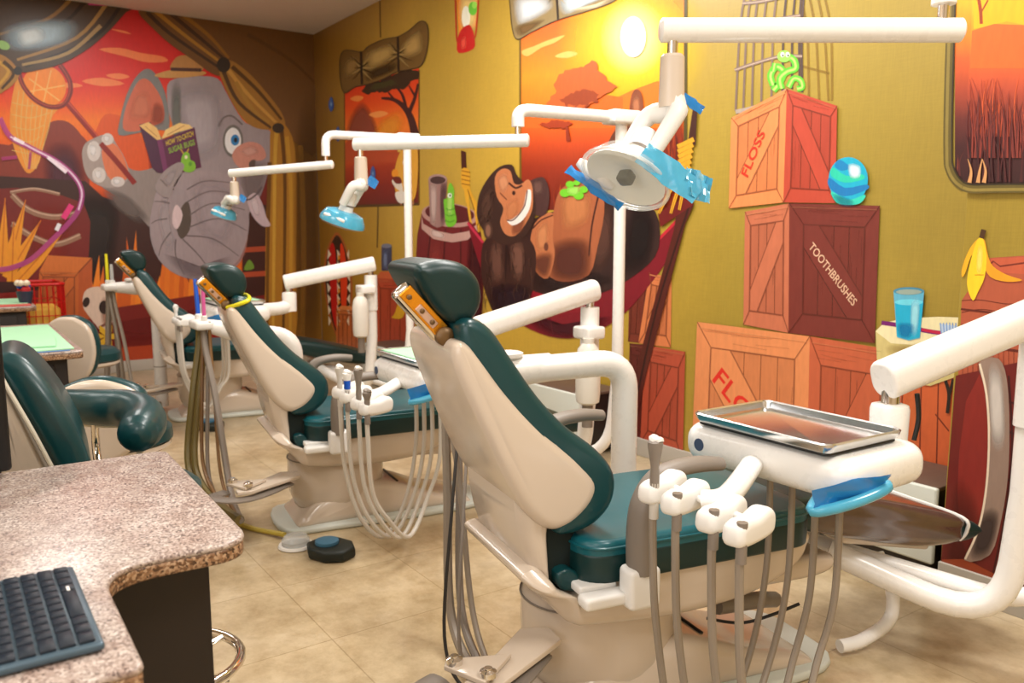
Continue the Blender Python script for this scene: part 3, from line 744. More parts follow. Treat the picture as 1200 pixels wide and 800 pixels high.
def tip(label, p, m, L=.15, r=.007, tilt=(0, 0), name='saliva_ejector', cat='suction tip'):
    t = thing(name, p, label, cat, 'suction tips')
    d = Vector((tilt[0], tilt[1], 1))
    MB().tube([(0, 0, -.03), d * L * .5, d * L], [r, r, r * .8], 10, 5).build('tube', m, t)
    MB().lathe([(r * 1.6, -.035), (r * 1.6, .015), (r, .02)], None, 10).build('valve', WHITE_S, t)
tip('blue suction tip standing in the assistant arm of the middle chair', e2 + Vector((-.05, 0, .03)), BLUEP, .19, .011, (-.18, 0))
tip('pink suction tip standing in the assistant arm of the middle chair', e2 + Vector((.055, 0, .03)), PINKP, .2, .009, (.02, 0))
tip('clear suction tip standing left of the blue one on the middle assistant arm', e2 + Vector((-.075, .03, .03)), CLEAR, .2, .009, (-.05, 0))
tip('yellow suction tip standing in the assistant arm of the farthest chair', e3 + Vector((-.05, 0, .03)), YELP, .2, .011, (-.02, 0))
tip('pale suction tip standing beside the yellow one on the farthest assistant arm', e3 + Vector((-.0, .02, .03)), CLEAR, .13, .012, (.02, 0))

# ------------------------------------------------------------------ wall boxes, floor items
def wall_box(label, x0, x1, h):
    t = thing('utility_box', ((x0 + x1) / 2, 2.99, 0), label, 'utility box', 'low utility boxes'); o = t.location.copy()
    MB().box(((x0 + x1) / 2, 3.0, h / 2 + .01), (x1 - x0 - .03, .30, h - .03), .006).build('box_body', CABM, t, o)
    MB().box(((x0 + x1) / 2, 2.842, h / 2 + .035), (x1 - x0, .022, h - .07), .008).build('front_panel', PANEL, t, o)
    MB().box(((x0 + x1) / 2, 3.0, h - .008), (x1 - x0 - .01, .31, .016), .004).build('box_lid', mat('brown_lid', (92, 72, 62), .5), t, o)
wall_box('low white panelled box on the floor by the wall, behind the nearest leg rest', -2.05, -1.465, .35)
wall_box('low white panelled box on the floor by the wall, behind the nearest backrest', -4.0, -3.44, .36)
wall_box('low white panelled box on the floor by the wall, behind the farthest delivery unit', -6.25, -5.7, .34)

def pedal(label, x, y, rz):
    t = thing('foot_pedal', (x, y, 0), label, 'foot pedal', 'foot pedals', rz)
    o8 = [(.105 * math.cos(a), .085 * math.sin(a)) for a in [k * PI / 4 + .39 for k in range(8)]]
    MB().slab(o8, .001, .045, .012).build('pedal_base', mat('pedal_green', (26, 34, 30), .5), t)
    MB().lathe([(.045, .044), (.047, .05), (.045, .058), (.03, .06)], T(-.02, 0, 0), 22).build('pedal_disc', mat('pedal_blue', (70, 120, 150), .45), t)
pedal('dark foot pedal with a blue disc on the floor below the middle chair', -2.935, 1.18, .4)
pedal('dark foot pedal on the floor below the farthest chair', -5.33, 1.36, .3)
t = thing('glass_puck', (-3.10, 1.10, 0), 'clear glass puck on the floor left of the blue disc foot pedal', 'glass puck')
MB().lathe([(.065, .0), (.07, .004), (.066, .012)], None, 26).build('puck_foot', WHITE_S, t)
MB().lathe([(.055, .012), (.056, .03), (.045, .045), (.02, .05)], None, 26).build('puck_dome', CLEAR, t)
tag(MB().tube([(-3.55, .78, .012), (-3.5, .95, .012), (-3.35, 1.02, .012), (-3.2, 1.09, .02)], .011, 8, 7).build('floor_hose', mat('yellow_hose', (190, 168, 70), .5), None, (-3.4, .95, .012)), 'thin yellow hose lying on the floor under the middle chair', 'hose')
tag(MB().tube([onz(1028, 648, .27), onz(1045, 690, .17), onz(1042, 726, .08), onz(1010, 750, .035), onz(984, 757, .028)], .02, 12, 7).build('vacuum_pipe', WHITE, None, (-1.4, 2.15, .02)), 'white curved pipe from under the nearest leg rest down to the floor', 'pipe')
tag(MB().tube(elbow([(-1.46, 1.70, .225), (-1.44, 1.86, .21), (-1.5, 2.0, .15)], .05), .024, 10, 1).build('drain_hose', GREYARM, None, (-1.5, 1.8, .2)), 'thick grey hose curving under the nearest chair seat', 'hose')
tag(MB().tube([(-1.46, 1.66, .20), (-1.41, 1.74, .185), (-1.36, 1.80, .21), (-1.32, 1.87, .24)], .0045, 8, 7).build('power_cable', BLACK, None, (-1.5, 1.6, .2)), 'thin black cable looping under the nearest chair seat', 'cable')
tag(MB().tube([(-1.06, 1.925, .86), (-1.055, 1.93, .80), (-1.06, 1.925, .745)], .006, 8, 6).build('arm_cable', BLACK, None, (-1.06, 1.925, .8)), 'short black cable hanging behind the steel tray from the nearest delivery arm', 'cable')

# ------------------------------------------------------------------ desks
def worktop(name, label, outline, ztop=.75, th=.034):
    c = (sum(a for a, b in outline) / len(outline), sum(b for a, b in outline) / len(outline), ztop)
    o = MB().slab(outline, ztop - .012, ztop, .006).build(name, GRANITE, None, c)
    e = MB().slab(inset(outline if area2(outline) > 0 else outline[::-1], .0012), ztop - th, ztop - .0095, .006).build('counter_edge', GRANITE_BOUNCE, o); e.location = -Vector(c)
    e['label'] = 'speckled granite edge browned by painted bounce light'
    return tag(o, label, 'countertop', 'granite desk tops')
def corner(a, b, c, r, n=6):
    return [(p.x, p.y) for p in elbow([(*a, 0), (*b, 0), (*c, 0)], r, n)[1:-1]]
O1 = [(-1.985, -.9), (-1.985, .37)] + corner((-1.985, .2), (-1.985, .405), (-1.9, .405), .03) + corner((-1.5, .405), (-1.315, .39), (-1.315, .2), .055, 8) \
   + corner((-1.315, .39), (-1.32, .168), (-1.0, .166), .09, 8) + corner((-1.2, .166), (-.985, .166), (-.985, -.1), .015, 4) + [(-.985, -.9)]
worktop('granite_counter', 'speckled granite desk top in the foreground, keyboard on it', O1)
d = thing('desk_cabinet', (-1.5, -.3, 0), 'dark brown desk base under the foreground granite top', 'cabinet', 'desk bases'); oo = d.location.copy()
MB().slab([(-1.86, -.9), (-1.86, .34), (-1.385, .34), (-1.385, .13), (-1.03, .13), (-1.03, -.9)], .001, .715, .004).build('cabinet_body', CABM, d, oo)
MB().box((-1.2, .134, .37), (.30, .014, .66), .004).build('cabinet_door', CABM, d, oo)
h = MB().lathe([(.016, .585), (.0165, .59), (.0165, .64), (.014, .643)], T(-.998, .155, 0), 16)
h.lathe([(.019, .645), (.0195, .65), (.0195, .70), (.017, .708)], T(-.998, .155, 0), 16)
h.build('hinge_post', METALB, d, oo)
O2 = [(-5.12, -.9), (-5.12, .49), (-3.92, .49)] + corner((-4.2, .49), (-3.87, .49), (-3.87, .2), .03) + [(-3.87, -.9)]
worktop('granite_counter', 'granite desk top with green paper, behind the foreground green stool', O2)
d = thing('desk_cabinet', (-4.5, -.2, 0), 'dark desk base behind the foreground stool', 'cabinet', 'desk bases'); oo = d.location.copy()
MB().box((-4.5, -.22, .358), (1.16, 1.30, .714), .004).build('cabinet_body', CABM, d, oo)
MB().box((-3.915, -.22, .38), (.014, 1.2, .62), .004).build('cabinet_door', CABM, d, oo)
O3 = [(-7.2, -.9), (-7.2, .54), (-6.38, .54), (-6.36, .5), (-6.36, -.9)]
worktop('granite_counter', 'granite desk top farthest away, at the left edge', O3)
d = thing('desk_cabinet', (-7.0, -.2, 0), 'dark desk base farthest away, at the left edge', 'cabinet', 'desk bases'); oo = d.location.copy()
MB().box((-6.8, -.2, .358), (.78, 1.36, .714), .004).build('cabinet_body', CABM, d, oo)
MB().box((-6.405, -.2, .38), (.014, 1.25, .62), .004).build('cabinet_door', CABM, d, oo)
tag(MB().slab([(-4.95, .0), (-5.0, .47), (-3.93, .46), (-3.9, .02)], .751, .756, .001).build('paper_bib', PAPER, None, (-4.4, .25, .751)), 'large pale green paper sheet on the second desk top', 'paper')
tag(MB().slab([(-4.88, -.02), (-4.92, .44), (-4.3, .43), (-4.0, .40), (-4.05, .02)], .757, .764, .002).build('paper_bib', PAPER, None, (-4.4, .25, .757)), 'folded green paper lying on the large green sheet', 'paper')
tag(MB().box((-3.888, .24, .753), (.012, .40, .003), .001).build('paper_strip', PAPERB, None, (-3.888, .24, .752)), 'narrow blue paper edge along the front of the second desk top', 'paper')
tag(MB().box((-6.75, .33, .757), (.5, .34, .012), .002).build('paper_stack', PAPER, None, (-6.75, .33, .751)), 'green paper pad on the farthest desk top', 'paper')
tag(MB().box((-6.43, .36, .755), (.11, .3, .008), .002).build('folder', mat('red_folder', (206, 92, 84), .6), None, (-6.43, .36, .751)), 'red folder at the front of the farthest desk top', 'folder')
t = thing('toy_caddy', (-6.55, .49, .75), 'colourful little cup of toys on the farthest desk top', 'cup')
MB().lathe([(.035, .001), (.05, .07), (.052, .09)], None, 14).build('cup', mat('cup_dark', (50, 62, 80), .4), t)
for k in range(9):
    a = k * 2.4; r = .018 + .02 * (k % 3) / 2
    MB().lathe([(.004, -.02), (.02, -.01), (.022, .006), (.012, .02), (.003, .024)], T(r * math.cos(a), r * math.sin(a), .10 + .022 * (k % 3)), 8).build('toy', [mat('toy_red', (206, 60, 66), .4), BLUEP, mat('toy_cream', (226, 214, 190), .4)][k % 3], t)

# keyboard
k = thing('keyboard', (-1.19, .06, .752), 'dark slim keyboard lying on the foreground granite desk', 'keyboard'); ko = k.location.copy()
kx0, kx1, ky0, ky1 = -1.325, -1.045, -.005, .133
MB().box(((kx0 + kx1) / 2, (ky0 + ky1) / 2, .7575), (kx1 - kx0, ky1 - ky0, .011), .005).build('keyboard_body', KEYF, k, ko)
rows = [[1.2, 1, 1, 3.6, 1, 1, 1, .8], [2, 1, 1, 1, 1, 1, 1, 1, 1, 1.8], [1.6] + [1] * 9 + [1.2], [1.4] + [1] * 10, [1] * 11, [1] * 12]
keys = MB(); kh = (ky1 - ky0 - .014) / 6
for r, row in enumerate(rows):
    tot = sum(row); x = kx1 - .007; y = ky1 - .007 - kh * (r + .5)
    for w in row:
        ww = w / tot * (kx1 - kx0 - .014)
        keys.box((x - ww / 2, y, .7645), (ww - .003, kh - .0035, .0045), .0014, None, 2); x -= ww
keys.build('key_caps', KEYS, k, ko)
MB().box((-1.2285, ky1 - .007 - kh * .5, .7671), (.016, .004, .0006), .0002).build('space_mark', WHITE_S, k, ko)

# dark screen at the left edge
s = thing('desk_screen', (-1.97, .03, .75), 'tall black screen standing at the far left end of the foreground desk', 'screen'); so = s.location.copy()
MB().box((-1.94, -.22, .755), (.2, .26, .012), .004).build('screen_foot', BLACK, s, so)
MB().box((-1.955, -.126, 1.113), (.03, .45, .705), .01).build('screen_panel', BLACK, s, so)

# ------------------------------------------------------------------ stools
def stool_base(t, R=.24, ring=None, zs=.45):
    MB().lathe([(.03, .06), (.032, .2), (.022, .21), (.022, zs - .02)], None, 16).build('gas_column', CHROME, t)
    for k in range(5):
        a = k * 2 * PI / 5 + .3
        l = MB().tube([(0, 0, .09), (R * .6 * math.cos(a), R * .6 * math.sin(a), .085), (R * math.cos(a), R * math.sin(a), .065)], [.022, .018, .014], 10, 4).build('leg', CHROME, t)
        MB().lathe([(.024, -.012), (.026, 0), (.024, .012)], T(R * math.cos(a), R * math.sin(a), .027) @ RX(PI / 2), 14).build('caster', BLACK, l)
    if ring:
        MB().tube([(ring * math.cos(q), ring * math.sin(q), .17) for q in [i * PI / 16 for i in range(32)]], .013, 10, 1, True).build('foot_ring', CHROME, t)
        for q in (.2, 1.8, 3.4, 5.0): MB().tube([(0, 0, .17), (ring * math.cos(q), ring * math.sin(q), .17)], .008, 8, 1).build('ring_spoke', CHROME, t)
def stool(loc, rz, label, style, ring=None):
    t = thing('operator_stool', (loc[0], loc[1], 0), label, 'stool', 'operator stools', rz)
    stool_base(t, .19, ring)
    MB().lathe([(.05, .43), (.17, .44), (.195, .455), (.195, .47)], None, 32).build('seat_shell', BEIGE, t)
    MB().lathe([(.18, .465), (.202, .48), (.20, .52), (.17, .545), (.1, .555), (.02, .557)], None, 32).build('seat', TEAL, t)
    if style == 'tall':
        wf = lambda a, b: 1 - .28 * max(0, (b - .72) / .23) ** 2
        cu = sp2([(-.285, .935), (-.25, .95), (-.205, .92), (-.15, .83), (-.105, .72), (-.085, .62), (-.10, .565), (-.135, .56), (-.165, .64), (-.21, .76), (-.265, .88)], 4)
        MB().pill(cu, -.21, .21, .03, kf=wf).build('back_cushion', TEAL, t)
        sh = sp2([(-.285, .925), (-.262, .868), (-.208, .75), (-.165, .63), (-.14, .555), (-.20, .535), (-.265, .56), (-.29, .66), (-.295, .80)], 4)
        MB().pill(sh, -.20, .20, .05, kf=wf).build('back_shell', BEIGE, t)
        for sy in (-1, 1):
            MB().tube([(x, sy * .208 * wf(x, z), z) for x, z in ((-.283, .93), (-.262, .876), (-.211, .757), (-.167, .636), (-.142, .562))], .005, 8, 5).build('piping', PIPING, t)
        MB().tube([(-.06, 0, .45), (-.2, 0, .46), (-.24, 0, .58)], .02, 10, 6).build('back_bracket', CHROME, t)
    else:
        w, z0, z1 = style
        ol = sp2([(-w, z0 + (z1 - z0) * .45), (-w * .86, z0 + (z1 - z0) * .8), (-w * .4, z1 - .012), (0, z1), (w * .4, z1 - .012), (w * .86, z0 + (z1 - z0) * .8), (w, z0 + (z1 - z0) * .45), (w * .75, z0 + .05), (w * .3, z0), (-w * .3, z0), (-w * .75, z0 + .05)], 4)
        M = T(-.2, 0, 0) @ RZ(PI / 2)
        MB().pill(ol, -.0, .04, .02, M).build('back_shell', BEIGE, t)
        MB().pill([(x * 1.03, z + .004) for x, z in ol], -.075, -.001, .03, M).build('back_cushion', TEAL, t)
        MB().tube([(-.06, 0, .45), (-.2, 0, .455), (-.225, 0, .56)], .016, 10, 6).build('back_bracket', CHROME, t)
    return t
s1 = stool((-2.50, .40), math.radians(84), 'green stool with tall beige shell back and padded wraparound arm, behind the foreground desk', 'tall')
inv = (T(*s1.location) @ RZ(s1.rotation_euler.z)).inverted()
def SW(*p): return inv @ Vector(p)
armp = [onz(74, 474, .70), onz(110, 477, .705), onz(144, 478, .705), onz(164, 484, .70), onz(170, 494, .69), onz(165, 503, .685), onz(161, 508, .683), onz(159, 511, .682), onz(157.5, 513, .681)]
a = MB().tube([SW(*p) for p in armp], [.05, .056, .058, .060, .061, .06, .054, .04, .012], 20, 6).build('arm_pad', TEAL, s1)
MB().tube([SW(*(p - Vector((0, 0, .058)))) for p in armp[:-2]], .007, 8, 6).build('arm_piping', PIPING, a)
MB().tube([SW(*(armp[1] - Vector((0, 0, .05)))), SW(*(armp[1] - Vector((0, 0, .16)))), (-.05, 0, .45)], .012, 10, 5).build('arm_bracket', CHROME, s1)
stool((-3.31, .50), math.radians(158), 'low beige backed stool just behind the padded arm of the green stool', (.165, .46, .745))
stool((-5.54, .70), math.radians(152), 'pale round backed stool beside the second desk', (.15, .38, .76))
s4 = thing('foot_ring_stool', (-2.10, .415, 0), 'stool under the foreground desk, only its chrome foot ring showing', 'stool', None, .2)
stool_base(s4, .14, .165)
MB().lathe([(.05, .43), (.11, .44), (.125, .455), (.115, .5), (.02, .51)], None, 32).build('seat', TEALD, s4)

# red wire basket by the far desk
t = thing('wire_basket', (-7.5, .67, 0), 'red wire mesh basket beside the farthest desk', 'basket'); o = t.location.copy()
fr = MB(); w2, d2, hh = .26, .14, .84
for z, r in ((hh, .013), (.03, .01)):
    fr.tube([(a, b, z) for a, b in rrect(w2 * 2, d2 * 2, .05, 5)], r, 8, 1, True)
fr.build('basket_frame', REDWIRE, t)
gm = MB()
for i in range(7):
    z = .1 + i * .1; gm.tube([(a, b, z) for a, b in rrect(w2 * 2, d2 * 2, .05, 4)], .004, 6, 1, True)
for i in range(13):
    x = -w2 + .03 + i * (w2 * 2 - .06) / 12
    for sy in (-1, 1): gm.tube([(x, sy * d2, .03), (x, sy * d2, hh)], .004, 6, 1)
for i in range(6):
    y = -d2 + .03 + i * (d2 * 2 - .06) / 5
    for sx in (-1, 1): gm.tube([(sx * w2, y, .03), (sx * w2, y, hh)], .004, 6, 1)
gm.build('wire_mesh', REDWIRE, t)
MB().box((0, 0, .36), (.46, .22, .62), .04).build('yellow_lining', mat('yellow_cloth', (226, 176, 70), .8), t)
# ------------------------------------------------------------------ printed murals
# The walls carry printed vinyl pictures. Every figure is a flat print lying on its wall: layers of ink a fraction of a millimetre apart.
class Print:
    def __init__(s, wall, k0=0): s.wall = wall; s.v = []; s.c = []; s.f = []; s.k = k0
    def pt(s, x, y):
        d = .0012 + s.k * .00008
        if s.wall == 'B': return ony(x, y, ROOM_Y1 - d)
        if s.wall == 'P': return ony(x, y, BUMP_Y - d)
        return onx(x, y, ROOM_X0 + d)
    def _add(s, px, cols, fs):
        o = len(s.v); s.v += [s.pt(*p) for p in px]; s.c += cols; s.f += [tuple(i + o for i in f) for f in fs]; s.k += 1; return s
    def poly(s, pts, col, sm=0, col2=None):
        p = [tuple(a) for a in pts]
        if sm: p = [(v.x, v.y) for v in cat_spline([(a, b, 0) for a, b in p], sm if sm > 1 else 4, True)]
        if col2:
            y0 = min(b for a, b in p); y1 = max(b for a, b in p); c0, c1 = lin(col), lin(col2)
            cols = [tuple(u + (w - u) * (b - y0) / max(1e-6, y1 - y0) for u, w in zip(c0, c1)) + (1,) for a, b in p]
        else: cols = [lin(col) + (1,)] * len(p)
        return s._add(p, cols, [tuple(range(len(p)))])
    def soft(s, pts, col, a=.8, core=.45, sm=4):
        """soft-edged airbrushed patch"""
        p = [(v.x, v.y) for v in cat_spline([(x, y, 0) for x, y in pts], sm, True)] if sm else list(pts)
        cx = sum(q[0] for q in p) / len(p); cy = sum(q[1] for q in p) / len(p); n = len(p); c = lin(col)
        px, cols, fs = [], [], []
        for k, al in ((1, 0), ((1 + core) / 2, a * .55), (core, a)):
            px += [(cx + (x - cx) * k, cy + (y - cy) * k) for x, y in p]; cols += [c + (al,)] * n
        px.append((cx, cy)); cols.append(c + (a,))
        for r in range(2):
            for i in range(n): fs.append((r * n + i, r * n + (i + 1) % n, (r + 1) * n + (i + 1) % n, (r + 1) * n + i))
        for i in range(n): fs.append((2 * n + i, 2 * n + (i + 1) % n, 3 * n))
        return s._add(px, cols, fs)
    def ell(s, cx, cy, rx, ry, col, rot=0., n=28, soft=0, **k):
        p = [(cx + rx * math.cos(t) * math.cos(rot) - ry * math.sin(t) * math.sin(rot), cy + rx * math.cos(t) * math.sin(rot) + ry * math.sin(t) * math.cos(rot)) for t in [2 * PI * i / n for i in range(n)]]
        return s.soft(p, col, sm=0, **k) if soft else s.poly(p, col, **k)
    def line(s, pts, w, col, w2=None, sm=5, a=1., closed=False):
        P = [(v.x, v.y) for v in cat_spline([(x, y, 0) for x, y in pts], sm, closed)] if sm > 1 else list(pts)
        n = len(P); w2 = w if w2 is None else w2; px = []; c = lin(col) + (a,)
        for i, (x, y) in enumerate(P):
            x0, y0 = P[i - 1] if (i or closed) else P[0]; x1, y1 = P[(i + 1) % n] if (i < n - 1 or closed) else P[-1]
            dx, dy = x1 - x0, y1 - y0; L = math.hypot(dx, dy) or 1; h = (w + (w2 - w) * i / max(1, n - 1)) / 2
            px += [(x - dy / L * h, y + dx / L * h), (x + dy / L * h, y - dx / L * h)]
        m = n if closed else n - 1
        return s._add(px, [c] * len(px), [(2 * i, 2 * i + 1, (2 * i + 3) % (2 * n), (2 * i + 2) % (2 * n)) for i in range(m)])
    def bands(s, rows):
        """rows of (x0, y0, x1, y1, colour): a picture graded from row to row"""
        px, cols, fs = [], [], []
        for x0, y0, x1, y1, c in rows: px += [(x0, y0), (x1, y1)]; cols += [lin(c) + (1,)] * 2
        for i in range(len(rows) - 1): fs.append((2 * i, 2 * i + 1, 2 * i + 3, 2 * i + 2))
        return s._add(px, cols, fs)
    def text(s, txt, tl, tr, bl, col):
        cu = bpy.data.curves.new('lettering', 'FONT'); cu.body = txt; cu.offset = .012; cu.resolution_u = 3
        ob = bpy.data.objects.new('lettering', cu); COL.objects.link(ob)
        dg = bpy.context.evaluated_depsgraph_get(); me = ob.evaluated_get(dg).to_mesh()
        xs = [v.co.x for v in me.vertices]; ys = [v.co.y for v in me.vertices]
        x0, x1, y0, y1 = min(xs), max(xs), min(ys), max(ys)
        px = []
        for v in me.vertices:
            a = (v.co.x - x0) / (x1 - x0); b = 1 - (v.co.y - y0) / (y1 - y0)
            px.append((tl[0] + (tr[0] - tl[0]) * a + (bl[0] - tl[0]) * b, tl[1] + (tr[1] - tl[1]) * a + (bl[1] - tl[1]) * b))
        fs = [tuple(p.vertices) for p in me.polygons]
        s._add(px, [lin(col) + (1,)] * len(px), fs)
        bpy.data.objects.remove(ob); return s
    def build(s, name, label=None, cat=None, group=None, parent=None):
        c = sum(s.v, Vector((0, 0, 0))) / len(s.v)
        if parent: c = parent.matrix_basis.translation.copy()
        me = bpy.data.meshes.new(name); me.from_pydata([tuple(v - c) for v in s.v], [], s.f)
        at = me.color_attributes.new('ink', 'FLOAT_COLOR', 'POINT')
        for i, q in enumerate(s.c): at.data[i].color = q
        me.materials.append(INK)
        o = bpy.data.objects.new(name, me); COL.objects.link(o)
        if parent: o.parent = parent
        else: o.location = c
        return tag(o, label, cat, group)
def rough(pts, amp=2., step=4.):
    """leafy, ragged outline"""
    out = []
    for i in range(len(pts)):
        (x0, y0), (x1, y1) = pts[i], pts[(i + 1) % len(pts)]; L = math.hypot(x1 - x0, y1 - y0); n = max(1, int(L / step))
        for k in range(n):
            t = k / n; out.append((x0 + (x1 - x0) * t + random.uniform(-amp, amp), y0 + (y1 - y0) * t + random.uniform(-amp, amp)))
    return out
def fig(name, label, cat, wall, x, y, group=None):
    p = Print(wall).pt(x, y); return thing(name, p, label, cat, group)
def bil(q, a, b):
    (x0, y0), (x1, y1), (x2, y2), (x3, y3) = q     # tl tr br bl
    t = (x0 + (x1 - x0) * a, y0 + (y1 - y0) * a); u = (x3 + (x2 - x3) * a, y3 + (y2 - y3) * a)
    return (t[0] + (u[0] - t[0]) * b, t[1] + (u[1] - t[1]) * b)
def mixi(a, b, t): return tuple(x + (y - x) * t for x, y in zip(a, b))
def crate_face(P, q, c, diag=1, fr=.15, n=4, dark=None):
    dk = dark or mixi(c, (70, 26, 14), .46); lt = mixi(c, (255, 200, 140), .25); md = mixi(c, (90, 30, 15), .14)
    B = lambda a, b: bil(q, a, b)
    P.poly(q, c)
    inn = [B(fr, fr), B(1 - fr, fr), B(1 - fr, 1 - fr), B(fr, 1 - fr)]
    P.poly(inn, md)
    for k in range(1, n): P.line([B(fr + (1 - 2 * fr) * k / n, fr), B(fr + (1 - 2 * fr) * k / n, 1 - fr)], 1., dk, sm=1, a=.7)
    for k in range(9):
        a = random.uniform(fr, 1 - fr); b = random.uniform(fr, .6); P.line([B(a, b), B(a + random.uniform(-.01, .01), b + random.uniform(.1, .3))], .7, dk, .3, sm=1, a=.35)
    if diag:
        e = fr; w = .17
        a0, a1 = ((e, e + w), (e + w, e)) if True else None, None
        if diag > 0: pl = [B(fr, fr), B(fr + w, fr), B(1 - fr, 1 - fr - w), B(1 - fr, 1 - fr), B(1 - fr - w, 1 - fr), B(fr, fr + w)]
        else: pl = [B(1 - fr, fr), B(1 - fr, fr + w), B(fr + w, 1 - fr), B(fr, 1 - fr), B(fr, 1 - fr - w), B(1 - fr - w, fr)]
        P.poly(pl, c); P.line([pl[1], pl[2]], 1.4, dk, sm=1); P.line([pl[5], pl[4]], 1., dk, sm=1, a=.7)
    for i in range(4): P.line([inn[i], inn[(i + 1) % 4]], 1.5, dk, sm=1)
    for i in range(4): P.line([q[i], inn[i]], 1., dk, sm=1, a=.8)
    P.line([B(.03, .03), B(.97, .03)], 1.2, lt, sm=1, a=.8)
    for k in range(6):
        b = random.uniform(.02, fr - .03); a = random.uniform(.05, .6); P.line([B(a, b), B(a + .3, b + random.uniform(-.01, .01))], .6, dk, sm=1, a=.35)
    return P
def window_scene(P, x0, x1, yt0, yt1, yb0, yb1, stops):
    P.bands([(x0, yt0 + (yb0 - yt0) * t, x1, yt1 + (yb1 - yt1) * t, c) for t, c in stops])
def grass(P, x0, x1, yb, h, cols, n, w=2.2):
    for k in range(n):
        x = random.uniform(x0, x1); hh = h * random.uniform(.5, 1); y = yb(x) if callable(yb) else yb
        P.line([(x, y), (x + random.uniform(-3, 3), y - hh * .6), (x + random.uniform(-7, 7), y - hh)], w, random.choice(cols), .3, 3)
        P.k -= .8

# ---- back wall: sunset window on the left with its rolled canvas
w = fig('painted_window', 'small painted sunset window with a dark tree, left part of the back wall', 'painted window', 'B', 447, 240)
P = Print('B')
window_scene(P, 404, 491, 100, 80, 241, 238, [(0, (232, 56, 24)), (.2, (240, 84, 24)), (.42, (250, 132, 40)), (.55, (226, 96, 30)), (.7, (176, 56, 24)), (.85, (140, 38, 24)), (1, (112, 34, 26))])
P.soft([(404, 165), (410, 135), (425, 118), (440, 140), (446, 170), (425, 178)], (150, 70, 50), .9, .6)
P.soft([(432, 172), (445, 140), (470, 128), (474, 150), (450, 176)], (255, 170, 50), .7, .4)
P.poly([(410, 116), (418, 112), (426, 114), (420, 119)], (255, 150, 70), 3); P.poly([(432, 134), (445, 130), (455, 133), (442, 138)], (255, 160, 80), 3)
P.poly([(404, 168), (415, 160), (432, 170), (455, 178), (491, 172), (491, 190), (404, 190)], (190, 74, 34), 0)
P.line([(404, 242), (491, 239)], 3, (86, 62, 22), sm=1); P.line([(403.5, 100), (404, 242)], 1.6, (120, 84, 24), sm=1); P.line([(491, 82), (491, 240)], 1.6, (120, 84, 24), sm=1)
for x in (408, 416, 470, 478, 484): P.line([(x, 240), (x + 1, 216)], 2, (196, 130, 80), .4, sm=1)
P.build('window_view', parent=w)
P = Print('B', 14)
for pts, a, b in (([(487, 162), (482, 140), (474, 126), (462, 117), (447, 115)], 10, 2.5), ([(480, 130), (486, 115), (490, 98)], 5, 2.5), ([(476, 127), (471, 110), (462, 100)], 4, 2), ([(486, 112), (479, 100)], 3, 1.5), ([(462, 117), (455, 108)], 3, 1.5)): P.line(pts, a, (66, 26, 22), b)
P.poly(rough([(424, 108), (430, 98), (445, 94), (460, 88), (478, 82), (490, 82), (490, 92), (482, 95), (474, 104), (462, 103), (452, 109), (440, 107), (432, 110)], 1.6, 3), (58, 40, 20)); P.poly(rough([(430, 106), (440, 98), (458, 94), (466, 98), (450, 104), (438, 105)], 1.2, 3), (66, 62, 26))
P.build('dark_tree', parent=w)
def rolled(name, label, out, ties, c1, c2, gl=None):
    P = Print('B', 30); P.poly(out, c1, 4)
    cx = sum(p[0] for p in out) / len(out); cy = sum(p[1] for p in out) / len(out)
    for q in c2: P.soft(q[0], q[1], q[2], .35)
    for (a, b) in ties:
        m = ((a[0] + b[0]) / 2, (a[1] + b[1]) / 2)
        for k in range(10):
            t = -1.1 + 2.2 * (k % 5) / 4; sg = 1 if k < 5 else -1; L = random.uniform(9, 17)
            P.line([(m[0] + sg * 1.5, m[1] + t * 3), (m[0] + sg * L * .6, m[1] + t * 9), (m[0] + sg * L, m[1] + t * 13)], 2.2, (60, 42, 20) if k % 2 else (214, 184, 116), .4, 4, a=.55)
        P.line([a, b], 2.6, (44, 30, 16), sm=1)
    P.line(out, 1., (70, 50, 26), closed=True)
    return P.build(name, label, 'painted canvas roll')
rolled('painted_canvas_roll', 'painted olive canvas roll tied above the small sunset window', [(398, 72), (402, 60), (412, 59), (424, 61), (432, 54), (450, 46), (466, 43), (480, 35), (492, 25), (500, 28), (502, 42), (500, 60), (494, 76), (482, 81), (466, 84), (448, 93), (430, 99), (416, 102), (404, 109), (399, 96)],
       [((423, 60), (424, 99)), ((466, 43), (467, 85))], (122, 92, 42),
       [([(428, 62), (462, 50), (464, 66), (430, 84)], (206, 172, 100), .9), ([(470, 52), (492, 34), (496, 60), (472, 70)], (204, 168, 98), .9), ([(404, 70), (420, 66), (420, 84), (403, 94)], (176, 140, 80), .8), ([(430, 84), (464, 72), (464, 82), (430, 96)], (70, 52, 26), .8)])
rolled('painted_canvas_roll', 'painted canvas roll with pale painted-on lamp glare, at the top edge above the large sunset window', [(594, -30), (597, 0), (600, 32), (606, 46), (622, 38), (652, 24), (688, 13), (716, 3), (740, -12), (800, -34), (822, -30), (832, -54), (828, -88), (806, -84), (760, -70), (700, -54), (650, -44), (612, -40)],
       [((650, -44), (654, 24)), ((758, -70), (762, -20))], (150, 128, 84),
       [([(604, -4), (640, -6), (648, 10), (612, 30), (603, 22)], (226, 232, 236), 1.), ([(656, -6), (712, -6), (690, 6), (660, 18)], (214, 230, 240), .95), ([(604, 30), (640, 22), (620, 38), (607, 43)], (120, 88, 44), .9), ([(660, 14), (700, 4), (720, -4), (700, 10)], (236, 220, 180), .9)])  # blue-white patches paint the ceiling-light glare on the vinyl
